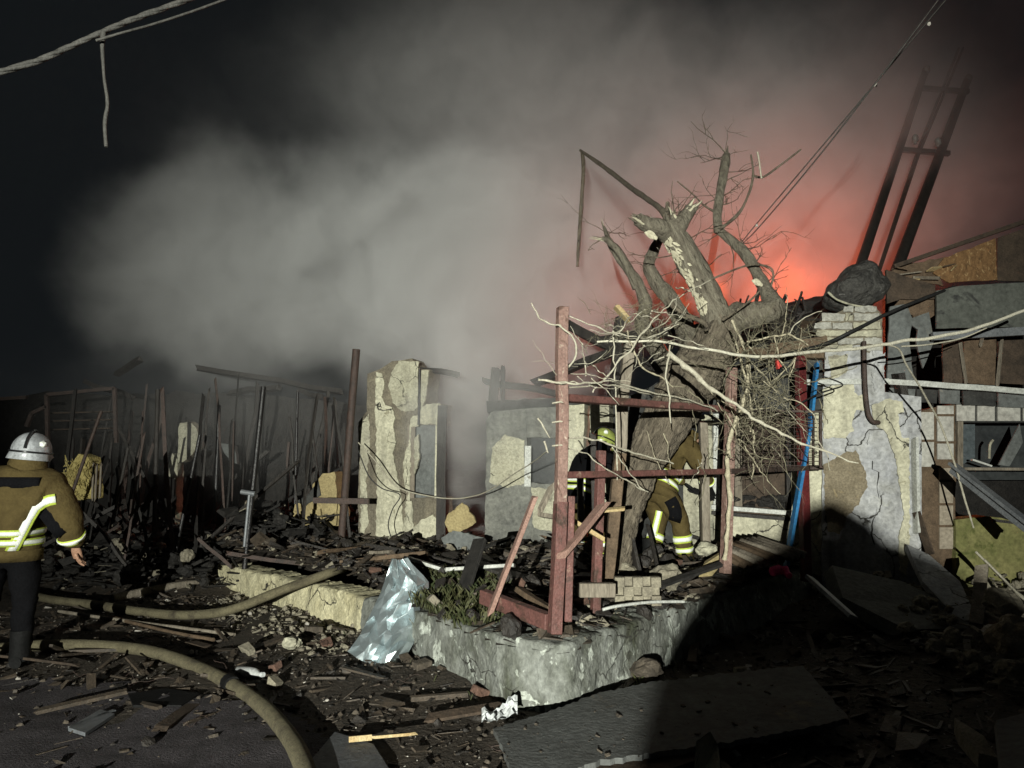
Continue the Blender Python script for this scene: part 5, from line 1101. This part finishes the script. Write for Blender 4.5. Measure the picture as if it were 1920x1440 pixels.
while k < 90:
    x, y = rs.uniform(940, 1585), rs.uniform(1252, 1425)
    if not (y > 1366 - (x - 926) * .21 + 4 and y < 1470 - (x - 926) * .17 and (x < 1500 or y > 1250 + (x - 1505) * 1.1)): continue
    k += 1; q = BDP.pt(x, y, .004); s_ = .0035 * (7 ** (rs.random() ** 3)); mb.box(q, (s_ * 1.8, s_, s_ * .5), rrot(rs, .2), s_ * .2)
tag(mb.build('grit', ROD), kind='stuff')
BRE = mat('dusty_red_brick', (.15, .085, .062), (.09, .055, .042), 9, .95, .7, 30, spots=((.3, .27, .22), 6, .55, .12))
for k in range(42):
    x, y = (rs.uniform(-3.2, 2.8), rs.uniform(5.2, 9)); ins = inside_terrace(x, y); z = fz(x, y) + (.09 if ins else .03); km = rs.choice(((BRE, 'dusty red'), (ROD, 'sooty dark'), (ROC, 'pale mortared'), (ROD, 'sooty dark')))
    mb = MB(); mb.box((x, y, z), (rs.uniform(.07, .16), .08, .055), rrot(rs, .35), .012)
    tag(mb.build('broken_brick', km[0], bevel=.006), km[1] + ' broken brick ' + ('on the terrace heap' if ins else 'on the ground left of the wall corner' if x < .35 else 'on the ground in the round shadow') + (', near the kerb' if y < 6.5 else ', farther back'), 'brick', 'loose broken bricks')
# larger loose pieces, each a thing
for k, (x, y, z, s, m_, lab) in enumerate((
    (1175, 1070, .62, .15, ROC, 'pale lump of rubble left of the firefighter boots'), (1250, 1082, .62, .2, ROC, 'big crumbly pale lump of rubble right of the firefighter boots'), (1225, 1105, .5, .12, ROD, 'dark stone behind the pierced block'),
    (1325, 1030, .75, .14, PLG, 'pale brick end by the vine stem'), (1212, 1258, .12, .16, ROD, 'grey stone at the foot of the right-hand low wall'), (545, 1205, .1, .1, PLG, 'small pale lump on the litter left of the foil'),
    (1100, 1165, .47, .1, ROC, 'stone on the wall top beside the red post feet'), (1880, 1130, .5, .22, ROC, 'earthy block of masonry in the rubble at right'), (1900, 1195, .4, .24, EAR, 'lower earthy block at the right edge'), (1862, 1185, .38, .1, CHP, 'small round pale stone beside the timber stump'))):
    q = G(x, y, z); mb = MB(); mb.rock(q, (s * .7, s * .6, s * .5), k, rrot(rs, .3)); mb.rock(q + V((s * .3, .05, -s * .1)), (s * .5, s * .4, s * .35), k + 9, rrot(rs, .3)); tag(mb.build('rubble_lump', m_), lab, 'rubble lump', 'larger lumps of rubble')
for k in range(20):
    x, y = rs.uniform(-3.8, 4.2), rs.uniform(4.2, 8.5)
    if inside_terrace(x, y): continue
    L = rs.uniform(.3, .9); a = rs.uniform(0, 3.14); z = gz(x, y) + .04; d = V((math.cos(a), math.sin(a) * .6, rs.uniform(-.03, .08))) * L
    mb = MB(); mb.beam((x, y, z), V((x, y, z)) + d, rs.uniform(.04, .1), rs.uniform(.012, .03), rs.uniform(-.3, .3), .04, seg=2, wob=.01)
    km = rs.choice(((WLT, 'brown splintered board'), (DKW, 'dark splintered board'), (DKW, 'dark splintered board'), (CHW, 'charred splintered board'), (WLT, 'brown splintered board'))); tag(mb.build('splintered_board', km[0]), ('long ' if L > .6 else 'short ') + km[1] + (' on the ground left of the foil' if x < -1.2 else ' on the ground below the wall corner' if x < 1 else ' in the shadow at right'), 'board', 'boards strewn in front of the low wall')
for k in range(40):
    x, y = rs.uniform(-2.6, 3.0), rs.uniform(5.6, 9)
    if not inside_terrace(x, y) or (x < .1 and y < 7.4): continue
    L = rs.uniform(.3, 1.0); a = rs.uniform(0, 3.14); z = tz(x, y) + .08; d = V((math.cos(a), math.sin(a) * .6, rs.uniform(-.1, .3))) * L
    mb = MB(); mb.beam((x, y, z), V((x, y, z)) + d, rs.uniform(.04, .12), rs.uniform(.015, .04), rs.uniform(-.3, .3), .05, seg=2, wob=.02)
    km = rs.choice(((BRW, 'brown lath'), (GRW, 'pale grey lath'), (CHW, 'charred lath'), (CHW, 'charred lath'), (BLK, 'black burnt lath'))); tag(mb.build('fallen_lath', km[0]), ('long ' if L > .7 else 'short ') + km[1] + (' in the heap left of the red post' if x < .3 else ' in the heap behind the red post' if y < 7.2 else ' in the heap at the foot of the house'), 'lath', 'laths heaped on the terrace')
for k in range(44):
    x, y = rs.uniform(-7.5, -1.6), rs.uniform(9.3, 12)
    L = rs.uniform(.5, 1.7); z = gz(x, y) + rs.uniform(.1, .5); d = V((rs.uniform(-1, 1), rs.uniform(-.3, .3), rs.uniform(-.4, .9))).normalized() * L
    mb = MB(); mb.beam((x, y, z), V((x, y, z)) + d, rs.uniform(.03, .09), rs.uniform(.03, .06), rs.uniform(-.3, .3), .06, seg=3, wob=.04)
    km = rs.choice(((CHW, 'charred grey-black timber'), (CHW, 'charred grey-black timber'), (BLK, 'coal black burnt timber'), (RST, 'rust brown burnt bar'))); tag(mb.build('burnt_timber', km[0]), km[1] + (' jutting steeply from the ruins of the left wing' if d.z / L > .35 else ' lying flat in the ruins of the left wing'), 'timber', 'burnt timbers of the left wing')

# ------------------------------------------------------------------ fire behind the roof
def fire_mat(r, st, seed):
    m = bpy.data.materials.new('burning_gas'); m.use_nodes = True; nt = m.node_tree; N, L = nt.nodes, nt.links; N.remove(N['Principled BSDF'])
    e = N.new('ShaderNodeVolumePrincipled'); e.inputs['Color'].default_value = (.2, .15, .12, 1); e.inputs['Emission Color'].default_value = (1, .15, .045, 1); L.new(e.outputs[0], N['Material Output'].inputs['Volume'])
    tc = N.new('ShaderNodeTexCoord'); n = N.new('ShaderNodeTexNoise'); n.inputs['Scale'].default_value = 2.4; n.inputs['Detail'].default_value = 4; L.new(tc.outputs['Object'], n.inputs['Vector'])
    a = N.new('ShaderNodeVectorMath'); a.operation = 'MULTIPLY_ADD'; L.new(n.outputs['Color'], a.inputs[0]); a.inputs[1].default_value = (.8, .5, 1.1); L.new(tc.outputs['Object'], a.inputs[2])
    b = N.new('ShaderNodeVectorMath'); b.operation = 'SUBTRACT'; L.new(a.outputs[0], b.inputs[0]); b.inputs[1].default_value = (.4, .25, .55)
    c = N.new('ShaderNodeVectorMath'); c.operation = 'DIVIDE'; L.new(b.outputs[0], c.inputs[0]); c.inputs[1].default_value = r
    d = N.new('ShaderNodeVectorMath'); d.operation = 'LENGTH'; L.new(c.outputs[0], d.inputs[0])
    q = N.new('ShaderNodeMapRange'); q.interpolation_type = 'SMOOTHSTEP'; q.inputs['From Min'].default_value = .1; q.inputs['From Max'].default_value = .8; q.inputs['To Min'].default_value = st; q.inputs['To Max'].default_value = 0; L.new(d.outputs['Value'], q.inputs['Value'])
    L.new(q.outputs[0], e.inputs['Emission Strength']); k = N.new('ShaderNodeMath'); k.operation = 'MULTIPLY'; L.new(q.outputs[0], k.inputs[0]); k.inputs[1].default_value = .3; L.new(k.outputs[0], e.inputs['Density'])
    m.cycles.volume_step_rate = .5; return m
for k, (x, y, d, r, st, lab) in enumerate(((1338, 545, 11.9, (.4, .3, .55), 2.6, 'fire glowing behind the main tree limb'), (1480, 520, 12.6, (.5, .4, .6), 1.1, 'fire glowing in the smoke over the collapsed roof'), (1275, 575, 12, (.35, .3, .35), 1.2, 'low fire glowing behind the lopped limbs'))):
    c = P(x, y, d); mb = MB(); vs, fs = ico2(); mb.add([c + V((v.x * r[0] * 1.15, v.y * r[1] * 1.15, v.z * r[2] * 1.15)) for v in vs], fs); tag(mb.build('flame', fire_mat(r, st, k), origin=c), lab, 'flame', 'flames behind the roof')
for x, y, d, e, r in ((1490, 612, 13.6, 300, .3), (1350, 620, 12.3, 75, .2)):
    l = bpy.data.lights.new('fire_glow', 'POINT'); l.energy = e; l.color = (1, .145, .055); l.shadow_soft_size = r; ob = bpy.data.objects.new('fire_glow', l); ob.location = P(x, y, d); col.objects.link(ob)

# ------------------------------------------------------------------ smoke
SM = bpy.data.materials.new('smoke'); SM.use_nodes = True; nt = SM.node_tree; N, L = nt.nodes, nt.links; N.remove(N['Principled BSDF'])
pv = N.new('ShaderNodeVolumePrincipled'); pv.inputs['Color'].default_value = (.93, .93, .92, 1); pv.inputs['Anisotropy'].default_value = -.15
L.new(pv.outputs[0], N['Material Output'].inputs['Volume'])
tc = N.new('ShaderNodeTexCoord')
def nnoise(vec, sc, det):
    n = N.new('ShaderNodeTexNoise'); n.inputs['Scale'].default_value = sc; n.inputs['Detail'].default_value = det; n.inputs['Roughness'].default_value = .55; L.new(vec, n.inputs['Vector']); return n
def vm(op, a, b):
    n = N.new('ShaderNodeVectorMath'); n.operation = op
    for i, x in enumerate((a, b)):
        if x is None: continue
        if isinstance(x, tuple): n.inputs[i].default_value = x
        else: L.new(x, n.inputs[i])
    return n
def mth(op, a, b):
    n = N.new('ShaderNodeMath'); n.operation = op
    for i, x in enumerate((a, b)):
        if isinstance(x, (int, float)): n.inputs[i].default_value = x
        else: L.new(x, n.inputs[i])
    return n.outputs[0]
pos = tc.outputs['Object']
n1 = nnoise(pos, .45, 5); dsp = vm('MULTIPLY', vm('SUBTRACT', n1.outputs['Color'], (.5, .5, .5)).outputs[0], (3.8, 2.6, 3.6)).outputs[0]
q = vm('ADD', pos, dsp).outputs[0]
BL = [  # centre px, py, depth, radii, weight, inner edge
    ((440, 500, 13.0), (3.4, 2.3, 2.2), .85, .3), ((880, 500, 13.0), (3.6, 2.7, 2.7), 1.15, .2), ((930, 130, 14.5), (5.5, 3.0, 4.2), .35, .1),
    ((1450, 330, 14.0), (6.0, 2.6, 3.9), .55, .2), ((1750, 120, 14.5), (5.5, 3.0, 4.5), .3, .1), ((890, 770, 9.8), (.8, .8, 2.0), .8, .1),
    ((480, 750, 11.3), (4.6, 2.0, 1.6), .09, .0), ((850, 640, 11.0), (2.1, 1.5, 1.5), .6, .1), ((965, 800, 9.15), (1.0, .55, 1.2), .55, .0), ((1010, 640, 11.3), (1.7, 1.5, 1.5), .5, .1), ((330, 200, 15), (6.5, 2.5, 5.5), .07, .0)]
tot = None
for (x, y, d), r, wgt, inn in BL:
    c = P(x, y, d); s = vm('DIVIDE', vm('SUBTRACT', q, tuple(c)).outputs[0], tuple(r)); ln = N.new('ShaderNodeVectorMath'); ln.operation = 'LENGTH'; L.new(s.outputs[0], ln.inputs[0])
    mr = N.new('ShaderNodeMapRange'); mr.interpolation_type = 'SMOOTHSTEP'; mr.inputs['From Min'].default_value = inn; mr.inputs['From Max'].default_value = 1.0; mr.inputs['To Min'].default_value = wgt; mr.inputs['To Max'].default_value = 0
    L.new(ln.outputs['Value'], mr.inputs['Value']); tot = mr.outputs[0] if tot is None else mth('ADD', tot, mr.outputs[0])
n2 = nnoise(q, 1.0, 5); tex = N.new('ShaderNodeMapRange'); tex.inputs['From Min'].default_value = .3; tex.inputs['From Max'].default_value = .7; tex.inputs['To Min'].default_value = .3; tex.inputs['To Max'].default_value = 1.5; L.new(n2.outputs['Fac'], tex.inputs['Value'])
L.new(mth('MULTIPLY', mth('MULTIPLY', tot, tex.outputs[0]), 1.15), pv.inputs['Density'])
mb = MB(); mb.box((.5, 13.3, 6.9), (24, 9.2, 14)); so = mb.build('smoke', SM, origin=(0, 0, 0)); tag(so, 'grey smoke rolling off the burning house', 'smoke', kind='stuff')
SM.cycles.volume_step_rate = .45
